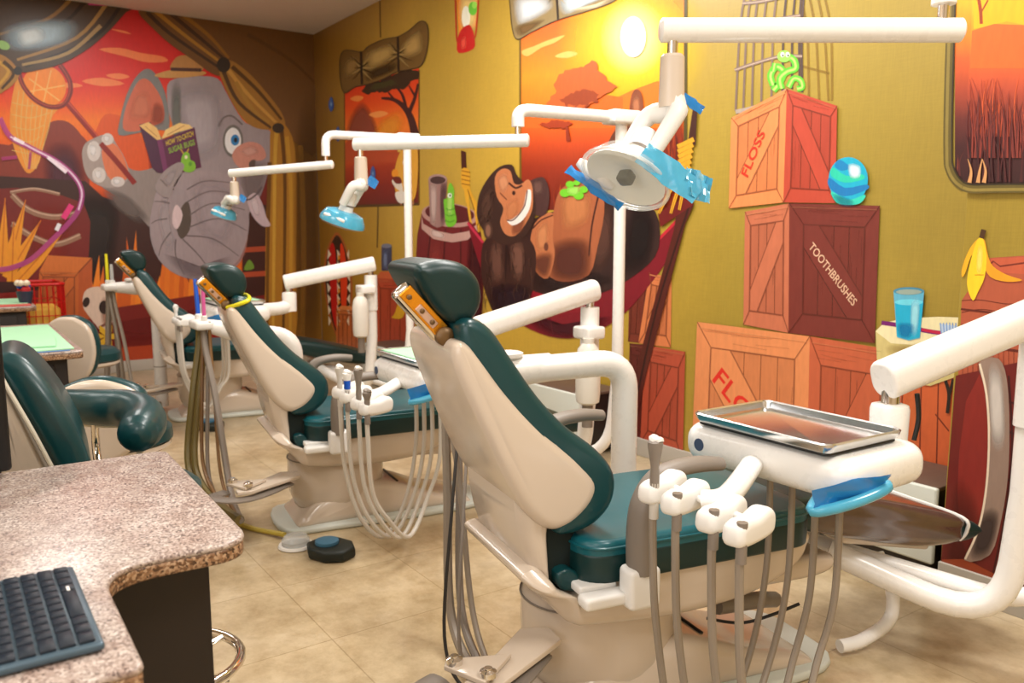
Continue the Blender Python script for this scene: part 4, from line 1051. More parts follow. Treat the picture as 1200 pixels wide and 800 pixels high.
# lantern
P = Print('B')
P.poly([(533, -34), (563, -38), (558, 30), (538, 44)], (250, 150, 40)); P.poly([(532, -34), (540, -50), (556, -52), (564, -38)], (204, 22, 20)); P.soft([(538, -6), (560, -6), (558, 34), (540, 36)], (255, 226, 140), .9)
P.ell(546, 20, 5, 13, (255, 255, 236)); P.poly([(536, 46), (541, 34), (549, 29), (553, 33), (556, 44), (555, 57), (537, 62)], (204, 22, 20), 3)
P.soft([(540, 46), (546, 42), (546, 56), (540, 58)], (255, 90, 70), .8); P.line([(533, -34), (535, 42), (538, 47)], 2, (190, 40, 20)); P.line([(563, -38), (558, 36), (554, 44)], 2, (190, 60, 20))
P.ell(554, 10, 5, 8, (110, 210, 60)); P.ell(556, 6, 3, 4, (160, 236, 90))
P.build('painted_lantern', 'red painted lantern at the top of the back wall', 'painted lantern')
# ---- big sunset window
w = fig('painted_window', 'large painted sunset window with a white sun on the back wall', 'painted window', 'B', 708, 245)
P = Print('B')
window_scene(P, 610, 803, -8, -8, 246, 246, [(0, (255, 86, 34)), (.2, (255, 112, 32)), (.38, (255, 150, 36)), (.5, (250, 134, 36)), (.6, (236, 104, 34)), (.7, (206, 74, 28)), (.8, (160, 50, 22)), (1, (112, 34, 22))])
P.ell(742, 50, 92, 92, (255, 226, 50), soft=1, a=.95, core=.25); P.ell(742, 44, 40, 46, (255, 244, 150), soft=1, a=1., core=.5)
P.poly([(715, 118), (740, 106), (770, 95), (803, 100), (803, 150), (715, 150)], (238, 124, 36)); P.poly([(610, 126), (650, 122), (690, 108), (730, 114), (730, 150), (610, 150)], (234, 108, 36))
P.poly([(611, 60), (626, 54), (640, 48), (662, 41), (650, 50), (634, 56), (618, 66)], (255, 186, 96), 3); P.poly([(650, 66), (665, 60), (677, 63), (664, 68)], (255, 190, 100), 3)
P.soft([(770, 240), (775, 170), (790, 130), (803, 135), (803, 246)], (150, 50, 20), .8, .6)
grass(P, 772, 802, 214, 70, [(120, 38, 18), (170, 66, 26), (90, 28, 18)], 22, 2.6)
grass(P, 612, 770, 246, 36, [(150, 50, 22), (196, 96, 36), (110, 34, 18)], 50)
P.line([(803.5, -8), (803, 250)], 4, (84, 70, 26), sm=1); P.line([(609.5, 44), (610, 246)], 2.5, (120, 92, 26), sm=1)
P.build('window_view', parent=w)
P = Print('B', 75); P.ell(742, 43, 15, 24, (255, 255, 250)); P.build('white_sun', parent=w)
P = Print('B', 78)
P.poly(rough([(638, 128), (640, 120), (652, 108), (650, 98), (654, 88), (668, 82), (680, 80), (690, 72), (698, 70), (702, 84), (712, 94), (722, 100), (712, 108), (700, 116), (690, 124), (664, 128)], 2, 4), (208, 100, 46))
P.poly(rough([(656, 116), (666, 112), (676, 106), (690, 104), (702, 110), (700, 118), (688, 122), (674, 124), (662, 122)], 1.6, 3), (160, 68, 34))
for q in ([(672, 136), (674, 126), (680, 120)], [(665, 126), (662, 120)], [(690, 122), (678, 132)]): P.line(q, 3, (158, 66, 34), 1.5)
P.poly(rough([(630, 146), (650, 140), (672, 144), (660, 150), (640, 150)], 1.4, 3), (172, 62, 30)); P.line([(666, 165), (664, 148)], 5, (150, 52, 26), 3)
P.build('tree_silhouette', parent=w)

# ---- decorated shield, boxes, bottle, candies, blue drops near the corner
P = Print('B')
sh = [(396, 272), (406, 290), (412, 320), (413, 350), (408, 378), (398, 398), (390, 384), (383, 358), (379, 330), (381, 300), (388, 280)]
P.poly(sh, (176, 96, 44), 3); P.poly([(396 + (x - 396) * .86, 334 + (y - 334) * .94) for x, y in sh], (52, 30, 22), 3)
P.poly([(386, 292), (392, 288), (395, 330), (396, 384), (390, 372), (387, 340)], (200, 20, 20), 3); P.poly([(399, 286), (404, 296), (407, 330), (405, 366), (401, 372), (399, 330)], (230, 60, 24), 3)
for k in range(7):
    y = 292 + k * 13
    P.poly([(383 - abs(k - 3) * -.6, y), (388, y + 6), (383.5 + .3 * k, y + 12)], (240, 226, 200)); P.poly([(395, y), (398.5, y + 6), (395.5, y + 12)], (236, 220, 190)); P.poly([(410.5 - abs(k - 3) * .5, y), (406.5, y + 6), (410.5 - abs(k - 3) * .5, y + 12)], (236, 220, 190))
    P.poly([(396, y + 5), (399, y + 10), (396, y + 14)], (230, 150, 40))
P.build('painted_shield', 'painted oval shield with red stripes and pale triangles near the corner', 'painted shield')
w = fig('painted_crate', 'small orange brown painted box in front of the striped shield', 'painted crate', 'B', 408, 408, 'painted crates')
P = Print('B', 24); crate_face(P, [(394, 362), (420, 364), (420, 420), (394, 418)], (206, 112, 56), 0, .1); P.poly([(394, 362), (400, 358), (426, 360), (420, 364)], (226, 140, 76)); P.poly([(420, 364), (426, 360), (426, 420), (420, 420)], (160, 76, 40)); P.build('crate_front', parent=w)
w = fig('painted_crate', 'red orange painted crate under the dark bottle', 'painted crate', 'B', 455, 412, 'painted crates')
P = Print('B', 2); crate_face(P, [(440, 326), (486, 328), (486, 424), (440, 420)], (188, 76, 48), 0, .12, 3); P.poly([(440, 326), (446, 318), (480, 318), (486, 328)], (206, 100, 60)); P.build('crate_front', parent=w)
P = Print('B', 20); P.poly([(447, 288), (459, 288), (459, 317), (447, 317)], (58, 66, 92)); P.ell(453, 288, 6, 2.6, (120, 124, 140)); P.soft([(449, 294), (454, 294), (454, 314), (449, 314)], (120, 136, 170), .8); P.build('painted_bottle', 'dark blue painted bottle on the red orange crate', 'painted bottle')
P = Print('B', 26); P.poly([(459, 372), (463, 366), (470, 340), (472, 330), (476, 352), (472, 372)], (224, 172, 40), 3); P.build('painted_leaf', 'small yellow painted leaf on the red orange crate', 'painted leaf')
P = Print('A', 40)
for cx, c in ((318, (236, 226, 230)), (326, (44, 50, 170)), (335, (230, 220, 226)), (342, (238, 230, 232))):
    P.ell(cx, 374, 6.5, 9, c)
for k in range(5): P.line([(313 + k * 6.5, 380), (317 + k * 6.5, 367)], 2, (130, 50, 120), sm=1)
P.ell(328, 386, 12, 4, (200, 140, 60)); P.build('painted_candies', 'purple white and blue striped painted sweets at the foot of the gold curtain', 'painted sweets')
for x, y, l in ((388, 122, 'upper small blue painted drop beside the wall corner'), (396, 157, 'tiny blue painted drop left of the small sunset window'), (437, 203, 'blue painted drop in the middle of the small sunset window')):
    P = Print('B', 60); P.poly([(x, y - 9), (x + 3.2, y + 1), (x, y + 9), (x - 3.2, y + 1)], (60, 96, 170), 3); P.soft([(x, y - 4), (x + 1.6, y), (x, y + 4), (x - 1.6, y)], (140, 180, 230), .8); P.build('painted_drop', l, 'painted drop', 'painted blue drops')
# cartoon yellow animal
P = Print('B', 64)
P.poly([(462, 205), (464, 192), (468, 180), (474, 172), (480, 170), (484, 160), (488, 156), (489, 166), (490, 190), (489, 215), (486, 232), (478, 238), (468, 236), (463, 222)], (240, 176, 60), 3)
P.line([(468, 178), (466, 160)], 4, (240, 200, 90), 1.5); P.ell(476, 190, 4, 6, (250, 250, 245)); P.ell(476.5, 192, 1.8, 3, (60, 90, 70)); P.ell(463, 203, 4, 5, (250, 160, 40))
P.poly([(459, 212), (464, 208), (470, 212), (472, 224), (466, 222), (462, 218)], (244, 232, 214), 3); P.poly([(463, 226), (472, 224), (478, 230), (472, 238), (466, 236)], (248, 240, 226), 3); P.poly([(460, 208), (468, 207), (471, 214), (464, 215)], (120, 40, 30), 3)
P.build('painted_animal', 'yellow cartoon animal with white teeth peeking by the small sunset window', 'painted animal')

# ---- barrel with cup and bug
w = fig('painted_barrel', 'dark red painted barrel with a pale hoop, left of the gorilla', 'painted barrel', 'B', 527, 410)
P = Print('B', 4)
P.poly([(494, 250), (489, 275), (487, 310), (488, 350), (494, 410), (560, 414), (566, 350), (567, 310), (564, 275), (560, 250)], (118, 34, 38), 0)
P.soft([(500, 270), (520, 275), (516, 400), (500, 400)], (160, 62, 58), .7); P.soft([(548, 270), (566, 280), (566, 400), (548, 400)], (62, 18, 26), .9)
for x in (505, 522, 540, 553): P.line([(x, 268), (x - 2 + (x - 527) * .12, 330), (x, 412)], 1.4, (70, 18, 22))
P.ell(527, 252, 33, 14, (196, 150, 140), .1); P.ell(527, 250, 29, 11, (96, 30, 32), .1)
P.build('barrel_body', parent=w)
P = Print('B', 18); P.poly([(494, 252), (496, 262), (510, 270), (530, 274), (548, 271), (560, 262), (560, 270), (548, 281), (530, 284), (508, 280), (494, 268)], (206, 164, 154), 0); P.soft([(505, 268), (520, 273), (520, 280), (505, 276)], (240, 214, 206), .8); P.build('barrel_hoop', parent=w)
P = Print('B', 24); P.poly([(502, 210), (524, 210), (521, 264), (512, 267), (504, 262)], (166, 128, 122)); P.soft([(504, 214), (512, 216), (511, 262), (505, 260)], (214, 186, 178), .9); P.soft([(516, 214), (524, 214), (521, 260), (516, 262)], (96, 66, 66), .8); P.ell(513, 210, 11, 6, (178, 144, 138)); P.ell(513, 211, 9, 4.6, (76, 54, 54)); P.build('painted_cup', 'grey pink painted metal cup standing on the painted barrel', 'painted cup')
def bug(label, x, y, s, k=34):
    P = Print('B', k)
    P.poly([(x - 4 * s, y + 26 * s), (x - 6 * s, y + 10 * s), (x - 7 * s, y - 4 * s), (x - 3 * s, y - 6 * s), (x - 2 * s, y - 18 * s), (x + 1 * s, y - 24 * s), (x + 5 * s, y - 16 * s), (x + 5 * s, y - 4 * s), (x + 6 * s, y + 8 * s), (x + 8 * s, y + 20 * s), (x + 4 * s, y + 27 * s)], (124, 206, 54), 3)
    P.soft([(x - 3 * s, y - 10 * s), (x + 3 * s, y - 12 * s), (x + 3 * s, y + 14 * s), (x - 3 * s, y + 14 * s)], (190, 246, 120), .8); P.ell(x, y - 9 * s, 2.6 * s, 3 * s, (240, 250, 230)); P.ell(x + .5 * s, y - 9 * s, 1.1 * s, 1.3 * s, (40, 90, 40))
    for d in (6, 13, 20): P.line([(x - 5 * s, y + d * s), (x, y + (d + 2) * s), (x + 6 * s, y + d * s)], 1. * s, (80, 160, 36))
    return P.build('painted_bug', label, 'painted bug', 'painted green bugs')
bug('green painted bug leaning on the metal cup on the barrel', 527, 238, 1.)
bug('green painted bug on the wall right of the white bottle, by the dark crate', 738, 484, .8)

# ---- gorilla in the hammock
w = fig('painted_hammock', 'dark red painted hammock slung on yellow ropes below the gorilla', 'painted hammock', 'B', 680, 395)
P = Print('B', 20)
P.poly([(540, 176), (546, 178), (547, 202), (541, 202)], (70, 28, 18)); P.build('left_post', parent=w)
P = Print('B', 24)
P.poly([(541, 198), (550, 200), (551, 222), (562, 244), (565, 262), (560, 272), (554, 240), (546, 224), (541, 218)], (230, 170, 44), 3)
for q in ([(547, 226), (550, 250), (553, 268)], [(553, 232), (560, 255), (562, 270)], [(545, 220), (547, 238)]): P.line(q, 3.4, (236, 178, 50), 2)
for q in range(4): P.line([(541, 200 + q * 5), (551, 202 + q * 5)], 1, (150, 90, 20), sm=1)
P.line([(548, 222), (556, 246)], 1, (140, 90, 24)); P.build('left_rope', parent=w)
P = Print('B', 30)
P.poly([(548, 260), (556, 266), (566, 284), (580, 312), (600, 330), (640, 344), (690, 338), (740, 308), (775, 276), (800, 250), (797, 272), (780, 308), (752, 345), (726, 372), (690, 392), (655, 396), (622, 386), (596, 368), (572, 334), (556, 292)], (128, 20, 36), 3)
P.soft([(614, 336), (650, 348), (700, 340), (690, 362), (650, 372), (620, 360)], (186, 40, 58), .8); P.soft([(600, 360), (650, 380), (720, 370), (690, 396), (640, 394)], (70, 10, 28), .9)
P.line([(730, 318), (770, 282), (800, 251)], 4, (196, 36, 54), 3); P.line([(616, 334), (622, 356), (634, 384)], 1.5, (80, 10, 26)); P.line([(640, 346), (648, 392)], 1.2, (86, 12, 28)); P.line([(548, 261), (566, 284)], 3, (206, 50, 80))
P.build('hammock_cloth', parent=w)
P = Print('B', 110)
P.poly([(812, 126), (817, 129), (815, 170), (806, 168)], (66, 28, 18)); P.poly([(793, 246), (811, 226), (813, 240), (803, 262), (757, 440), (744, 500), (734, 500), (746, 430), (790, 268)], (84, 30, 22)); P.line([(808, 240), (770, 360), (740, 495)], 2, (46, 16, 14)); P.poly([(771, 250), (810, 226), (812, 240), (774, 266)], (110, 24, 24)); P.build('right_post', parent=w)
P = Print('B', 120)
for k in range(6): P.line([(794 + .5 * k, 172 + k * 6), (803, 168 + k * 6), (813 - .8 * k, 163 + k * 6.4)], 5.5, (226, 164, 40)); P.line([(794 + .5 * k, 175 + k * 6), (803, 171 + k * 6), (812 - .8 * k, 167 + k * 6.4)], 1, (160, 100, 20))
for q in ([(800, 200), (784, 226), (772, 250)], [(802, 202), (792, 230), (786, 250)], [(805, 202), (800, 225), (796, 246)], [(796, 198), (778, 212), (766, 232)], [(807, 200), (806, 228)]): P.line(q, 4.6, (230, 170, 44), 3); P.line(q, .8, (150, 92, 20))
P.build('right_rope', parent=w)
g = fig('painted_gorilla', 'brown gorilla with a wide white grin lying on his back in the painted hammock', 'painted gorilla', 'B', 650, 340)
P = Print('B', 48)
P.poly([(575, 262), (600, 268), (640, 250), (690, 240), (735, 232), (768, 248), (772, 290), (750, 318), (700, 345), (640, 345), (610, 330), (585, 300)], (52, 30, 28), 3)
P.soft([(690, 250), (715, 240), (718, 300), (695, 320)], (96, 62, 52), .8); P.soft([(740, 240), (768, 250), (760, 310), (730, 320)], (26, 18, 20), .8); P.soft([(620, 318), (700, 318), (720, 332), (640, 346)], (40, 26, 28), .8)
P.build('body', parent=g)
P = Print('B', 56)
P.poly([(648, 250), (655, 225), (672, 212), (690, 210), (705, 222), (708, 250), (700, 290), (690, 322), (660, 330), (640, 318), (640, 280)], (176, 100, 64), 3)
P.soft([(655, 232), (675, 218), (695, 232), (690, 262), (660, 272)], (216, 138, 86), .8); P.soft([(645, 285), (690, 280), (690, 330), (645, 328)], (92, 46, 38), .85); P.line([(702, 226), (694, 262), (690, 300)], 2, (70, 34, 28)); P.build('belly', parent=g)
P = Print('B', 64)
P.poly([(624, 268), (634, 254), (648, 250), (648, 280), (650, 300), (642, 326), (628, 318), (621, 296)], (196, 118, 76), 3); P.soft([(628, 268), (642, 258), (642, 290), (630, 296)], (226, 150, 100), .8); P.soft([(624, 300), (648, 296), (642, 326), (628, 320)], (110, 60, 46), .8); P.ell(640, 289, 2.6, 5, (110, 62, 46)); P.line([(624, 268), (634, 258), (648, 252)], 1.6, (90, 46, 36)); P.build('chest', parent=g)
P = Print('B', 70)
P.poly([(566, 285), (580, 276), (600, 274), (618, 278), (628, 296), (626, 330), (618, 356), (604, 372), (584, 372), (572, 352), (564, 320)], (58, 34, 30), 3)
P.soft([(574, 286), (588, 282), (590, 330), (576, 330)], (116, 78, 66), .8); P.soft([(598, 282), (614, 284), (614, 326), (600, 326)], (126, 86, 72), .85); P.soft([(572, 335), (622, 335), (614, 370), (582, 372)], (36, 22, 34), .9); P.line([(594, 282), (592, 330)], 3, (32, 18, 18), 1)
for k in range(46):
    x = random.uniform(568, 624); y = random.uniform(282, 350); P.line([(x, y), (x + random.uniform(-2, 2), y + 8), (x + random.uniform(-3, 3), y + random.uniform(12, 20))], 1.3, random.choice([(40, 24, 22), (96, 64, 54), (52, 30, 28)]), .3, 3, a=.6); P.k -= .9
P.build('arms', parent=g)
P = Print('B', 80)
P.poly([(618, 216), (630, 208), (639, 210), (644, 228), (640, 250), (628, 252), (620, 236)], (78, 50, 48), 3); P.soft([(624, 212), (636, 212), (636, 226), (626, 228)], (120, 86, 78), .8); P.build('hand', parent=g)
P = Print('B', 84)
P.poly([(559, 242), (563, 224), (574, 206), (586, 195), (600, 193), (605, 204), (614, 214), (624, 222), (628, 246), (622, 268), (606, 284), (588, 286), (570, 274), (560, 258)], (60, 38, 32), 3)
P.soft([(562, 236), (574, 216), (580, 230), (574, 262), (564, 258)], (94, 64, 52), .8)
for k in range(30):
    t = random.uniform(0, 1); x = 562 + 30 * t + random.uniform(-3, 6); y = 262 - 62 * t + random.uniform(-4, 8); P.line([(x, y), (x - 3, y + 5), (x - 2 + random.uniform(-3, 3), y + 12)], 1.2, random.choice([(38, 22, 20), (100, 70, 58)]), .3, 3, a=.55); P.k -= .9
P.build('head', parent=g)
P = Print('B', 90)
P.poly([(580, 208), (588, 198), (598, 200), (602, 214), (610, 216), (619, 210), (624, 220), (624, 244), (616, 262), (604, 276), (592, 274), (586, 260), (590, 244), (582, 230)], (206, 128, 84), 3)
P.soft([(582, 210), (592, 202), (598, 216), (588, 228)], (232, 160, 116), .8); P.soft([(592, 240), (606, 230), (608, 250), (594, 262)], (226, 146, 96), .7); P.soft([(600, 262), (616, 252), (612, 272), (600, 276)], (150, 86, 60), .8)
P.poly([(594, 258), (600, 257), (608, 250), (614, 240), (617, 224), (622, 223), (622, 238), (618, 250), (610, 260), (600, 264)], (248, 246, 240), 3); P.line([(594, 258), (601, 258), (609, 250), (615, 240), (618, 223)], 1.4, (90, 44, 34))
P.ell(602, 226, 2, 2.6, (60, 30, 26)); P.line([(596, 214), (604, 220), (612, 217)], 2.4, (80, 44, 34)); P.line([(586, 226), (594, 234)], 1.2, (120, 66, 46)); P.build('face', parent=g)
P = Print('B', 104); P.ell(572, 270, 5.5, 10, (84, 58, 48)); P.ell(572, 270, 3, 7, (140, 98, 80)); P.build('ear', parent=g)
P = Print('B', 60); P.poly([(700, 220), (706, 186), (716, 160), (730, 140), (742, 140), (748, 156), (744, 185), (736, 230)], (104, 58, 40), 3); P.soft([(706, 190), (720, 170), (724, 210), (708, 222)], (140, 84, 58), .7); P.poly([(738, 142), (739, 116), (744, 105), (751, 108), (754, 126), (752, 146)], (140, 74, 46), 3); P.soft([(741, 116), (749, 112), (750, 134), (742, 138)], (206, 132, 92), .8); P.build('raised_leg', parent=g)
P = Print('B', 112)
for x, y, r in ((662, 226, 6), (670, 224, 7), (678, 229, 6), (684, 222, 5), (668, 216, 5), (676, 214, 4)): P.ell(x, y, r, r * .8, (118, 210, 48))
P.soft([(664, 220), (680, 218), (678, 228), (666, 228)], (180, 246, 110), .8); P.ell(674, 205, 4, 3.4, (240, 170, 60)); P.build('painted_bug', 'green painted bug sitting on the gorilla belly', 'painted bug', 'painted green bugs')
P = Print('B', 40); P.ell(612, 462, 13, 26, (28, 92, 170)); P.ell(635, 462, 12, 24, (30, 100, 178)); P.poly([(617, 436), (630, 436), (628, 490), (618, 490)], (110, 60, 30)); P.poly([(618, 456), (628, 456), (628, 474), (618, 474)], (226, 160, 60)); P.poly([(621, 461), (625, 461), (625, 469), (621, 469)], (80, 40, 20)); P.soft([(632, 446), (644, 450), (642, 470), (634, 470)], (90, 160, 220), .7); P.build('painted_backpack', 'blue painted bag with an orange buckle, right of the nearest backrest', 'painted bag')

# ---- crates below the hammock and the crate stack
def crate(label, faces, k=2, extra=None):
    c0 = faces[0][0]; w = fig('painted_crate', label, 'painted crate', 'B', c0[3][0], c0[3][1], 'painted crates')
    for i, (q, col, dg, fr, n) in enumerate(faces):
        P = Print('B', k); crate_face(P, q, col, dg, fr, n); P.build('crate_face', parent=w); k += 22
    if extra: extra(w, k)
    return w
crate('orange painted crate in shade under the right end of the hammock', [([(738, 318), (762, 319), (752, 402), (736, 400)], (120, 50, 36), 0, .12, 2), ([(761, 319), (787, 326), (786, 407), (748, 402)], (216, 126, 76), -1, .16, 3)], 2)
crate('tall red brown painted crate below the orange one, right of the white bottle', [([(738, 402), (757, 404), (752, 520), (734, 512)], (96, 34, 30), 0, .12, 2), ([(756, 404), (803, 412), (800, 540), (750, 520)], (180, 78, 54), -1, .16, 4)], 46)
P = Print('B', 40); P.poly([(700, 505), (752, 516), (802, 536), (815, 545), (815, 575), (690, 560)], (146, 52, 34)); P.soft([(700, 510), (800, 540), (790, 568), (700, 556)], (110, 36, 28), .7); P.build('painted_ground', 'dark red painted ground below the red brown crate', 'painted ground')
def tx(a, b, c, s, col, name='lettering'):
    def f(w, k): Print('B', k + 2).text(s, a, b, c, col).build(name, parent=w)
    return f
crate('top orange and red painted crate of the stack, red word FLOSS on it', [([(857, 138), (922, 104), (918, 237), (854, 244)], (236, 142, 84), -1, .13, 4), ([(922, 104), (981, 124), (979, 238), (918, 237)], (188, 72, 52), 1, .13, 4)], 92,
      tx((868, 203), (889, 151), (876, 208), 'FLOSS', (214, 52, 34)))
crate('middle dark painted crate of the stack, pale word TOOTHBRUSHES on it', [([(873, 248), (925, 238), (924, 390), (871, 380)], (196, 112, 80), -1, .13, 4), ([(925, 238), (1031, 241), (1025, 402), (924, 390)], (118, 48, 40), 1, .16, 4)], 46,
      tx((953, 283), (1005, 352), (947, 290), 'TOOTHBRUSHES', (222, 180, 150)))
crate('large pale orange painted crate at the bottom of the stack, red word FLOSS on it', [([(817, 377), (949, 394), (944, 620), (808, 590)], (224, 142, 90), 1, .13, 5)], 90,
      tx((846, 430), (906, 508), (834, 446), 'FLOSS', (220, 46, 36)))
crate('orange red painted crate beside the large FLOSS crate, at the bottom of the stack', [([(949, 394), (1047, 410), (1038, 640), (944, 620)], (196, 98, 64), -1, .14, 4)], 92)
P = Print('B', 74); P.poly([(1030, 430), (1122, 420), (1118, 680), (1030, 650)], (210, 100, 54))
for x in (1058, 1080, 1100): P.line([(x, 430), (x - 5, 660)], 1.6, (120, 46, 26), sm=1)
P.soft([(1060, 440), (1078, 440), (1072, 640), (1058, 640)], (236, 130, 76), .6); P.line([(1096, 485), (1112, 505)], 1.6, (120, 46, 26), sm=1); P.build('painted_planks', 'orange painted wooden planks under the round cream table', 'painted planks')
P = Print('B', 120)
P.poly([(1026, 388), (1036, 378), (1060, 373), (1100, 371), (1126, 372), (1124, 440), (1090, 452), (1050, 446), (1028, 430)], (212, 196, 130)); P.poly([(1026, 388), (1036, 378), (1060, 373), (1100, 371), (1126, 372), (1126, 394), (1100, 402), (1070, 404), (1044, 402)], (240, 230, 184))
P.soft([(1040, 404), (1110, 404), (1100, 420), (1050, 420)], (176, 150, 84), .6); P.build('painted_table', 'round cream painted table with a blue glass on it', 'painted table')
P = Print('B', 128); P.line([(1033, 378), (1060, 382), (1088, 388), (1118, 392)], 5, (120, 30, 110)); P.line([(1080, 386), (1108, 391)], 3.4, (196, 30, 70)); P.poly([(1101, 379), (1123, 382), (1122, 393), (1103, 390)], (196, 216, 240))
for k in range(6): P.line([(1103 + k * 3.4, 391), (1102 + k * 3.6, 378)], 1.2, (120, 160, 220), sm=1)
P.build('painted_toothbrush', 'purple painted toothbrush lying behind the blue glass', 'painted toothbrush')
P = Print('B', 140); P.poly([(1047, 341), (1083, 341), (1078, 396), (1065, 399), (1051, 395)], (96, 180, 210)); P.poly([(1049, 354), (1082, 354), (1078, 395), (1065, 398), (1051, 394)], (28, 176, 216)); P.ell(1065, 354, 16.5, 3.6, (110, 214, 236)); P.ell(1065, 341, 18, 4.6, (70, 140, 170)); P.ell(1065, 342, 15, 3.2, (150, 170, 160)); P.soft([(1068, 352), (1078, 352), (1075, 390), (1067, 390)], (170, 240, 255), .8); P.soft([(1052, 378), (1072, 380), (1066, 397), (1053, 394)], (10, 130, 190), .7); P.build('painted_glass', 'painted glass of blue water on the round cream table', 'painted glass')
P = Print('B', 150); e = [(994 + 23 * math.cos(t) * (1 - .06 * math.sin(t)), 212 + 28 * math.sin(t)) for t in [2 * PI * k / 36 for k in range(36)]]
P.poly(e, (20, 172, 206)); P.poly([(972, 208), (990, 220), (1015, 216), (1016, 222), (990, 230), (972, 220)], (18, 120, 186), 3); P.poly([(976, 196), (992, 206), (1010, 204), (1012, 210), (990, 214), (974, 206)], (40, 200, 170), 3); P.poly([(984, 187), (996, 196), (986, 200), (978, 194)], (16, 130, 190), 3); P.poly([(974, 224), (994, 234), (1014, 228), (1008, 238), (994, 240), (980, 237)], (50, 206, 180), 3); P.soft([(994, 192), (1008, 194), (1008, 208), (996, 208)], (220, 250, 255), .95); P.soft([(974, 226), (1000, 234), (1000, 242), (982, 240)], (10, 110, 150), .5); P.build('painted_egg', 'turquoise striped painted egg standing on the dark painted crate', 'painted egg')
# cage with the green snake bug
w = fig('painted_cage', 'painted bird cage standing on the top crate', 'painted cage', 'B', 900, 110)
P = Print('B', 3)
for x, x2 in ((946, 948), (956, 960), (966, 971), (974, 975)): P.line([(x - 8, -6), (x, 40), (x2, 118)], 3, (150, 116, 40), a=.6)
P.line([(930, 75), (972, 86)], 3, (150, 116, 40), a=.6); P.build('cage_shadow_print', parent=w)
P = Print('B', 12)
for x0, x1, yb in ((872, 862, 130), (879, 871, 127), (887, 881, 124), (897, 892, 119), (908, 904, 114), (919, 917, 108), (929, 928, 104), (936, 937, 106), (939, 940, 108)): P.line([(908, -74), (x0 + 6 + (908 - x0) * .25, -50), (x0 + 3, -14), ((x0 + x1) / 2, 35), (x1, yb)], 2.6, (128, 106, 92) if x0 < 915 else (84, 66, 62))
for pts in ([(866, 34), (888, 30), (915, 22), (938, 18)], [(861, 82), (885, 74), (915, 66), (940, 66)], [(870, 4), (890, 2), (920, -4)]): P.line(pts, 4, (138, 114, 100)); P.line(pts, 1.2, (190, 168, 150))
P.line([(862, 131), (890, 124), (922, 106)], 5, (176, 160, 146)); P.build('cage_bars', parent=w)
P = Print('B', 24)
for pts, ww in (([(906, 100), (903, 88), (910, 78), (918, 84), (914, 96), (906, 106)], 8), ([(916, 104), (914, 92), (922, 84), (932, 80), (930, 70), (922, 66)], 8), ([(924, 102), (930, 92), (938, 94), (940, 102), (934, 104)], 7), ([(908, 74), (906, 84)], 6)): P.line(pts, ww, (98, 196, 52)); P.line(pts, ww * .35, (180, 244, 110))
P.ell(919, 66, 8, 7, (150, 226, 90)); P.ell(917, 64, 2.4, 3, (245, 250, 240)); P.ell(923, 64, 2.4, 3, (245, 250, 240)); P.ell(917.5, 65, 1, 1.4, (20, 50, 20)); P.ell(923.5, 65, 1, 1.4, (20, 50, 20)); P.build('painted_bug', 'curled green painted bug inside the painted cage', 'painted bug', 'painted green bugs')

# ---- right hand rounded window (runs over the wall step), banana crate, barrel
for wl, lab in (('B', None), ('P', None)):
    pass
w = fig('painted_window', 'rounded painted window with a thick olive rim at the right edge', 'painted window', 'B', 1130, 224)
xs = 1135
P = Print('B'); st = [(0, (252, 186, 40)), (.2, (240, 140, 36)), (.34, (224, 98, 44)), (.5, (176, 70, 44)), (.66, (104, 40, 36)), (.8, (66, 24, 28)), (1, (52, 20, 24))]
P.bands([(1119, -96, 1145, -96, st[0][1])] + [(1119, -8 + 224 * t, 1141 - 12 * t, -8 + 224 * t, c) for t, c in st]); grass(P, 1121, 1131, 206, 40, [(60, 22, 26), (130, 56, 44), (90, 34, 34)], 6); P.build('window_view', parent=w)
P = Print('P'); P.bands([(1145, -96, 1330, -96, st[0][1])] + [(1140 - 11 * t, -8 + 224 * t, 1330, -8 + 224 * t, c) for t, c in st])
P.poly([(1141, -96), (1325, -96), (1325, 20), (1205, 30), (1180, 25), (1141, 34)], (250, 170, 30)); P.line([(1150, 28), (1149, 12), (1146, -6)], 4, (150, 60, 20)); P.line([(1150, 14), (1158, 0)], 2, (150, 60, 20))
P.poly([(1139, 36), (1165, 28), (1214, 30), (1330, 24), (1330, 80), (1137, 80)], (222, 100, 40))
grass(P, 1136, 1326, lambda x: 160, 70, [(206, 88, 46), (170, 68, 42), (146, 56, 40)], 100, 2.2); grass(P, 1134, 1326, lambda x: 185, 80, [(110, 42, 38), (130, 50, 40), (90, 34, 34)], 140, 2.4); grass(P, 1134, 1326, lambda x: 213, 70, [(60, 22, 26), (76, 28, 30), (52, 18, 24)], 60, 2.6)
for x in (1136, 1146, 1153): P.line([(x, 214), (x + 2, 200), (x + (5 if x == 1146 else -2), 186)], 5, (206, 150, 96), .5)
P.build('window_view', parent=w)
P = Print('B', 40); fr = [(1118, -96), (1112, 100), (1111, 180), (1113, 198), (1120, 211), (1130, 219)]; P.line(fr, 11, (98, 84, 36)); P.line([(x - 1.5, y + 1) for x, y in fr], 3.5, (142, 124, 60)); P.line([(x + 4.5, y - 2) for x, y in fr], 2, (52, 42, 20)); P.build('window_rim', parent=w)
P = Print('P', 120); fr = [(1128, 218), (1140, 221), (1170, 220.5), (1260, 220), (1330, 220)]; P.line(fr, 11, (98, 84, 36)); P.line([(x, y + 1.5) for x, y in fr], 3.5, (142, 124, 60)); P.line([(x, y - 4.6) for x, y in fr], 2, (52, 42, 20)); P.build('window_rim', parent=w)
w = fig('painted_crate', 'red brown painted crate carrying the banana, at the right edge', 'painted crate', 'P', 1165, 470, 'painted crates')
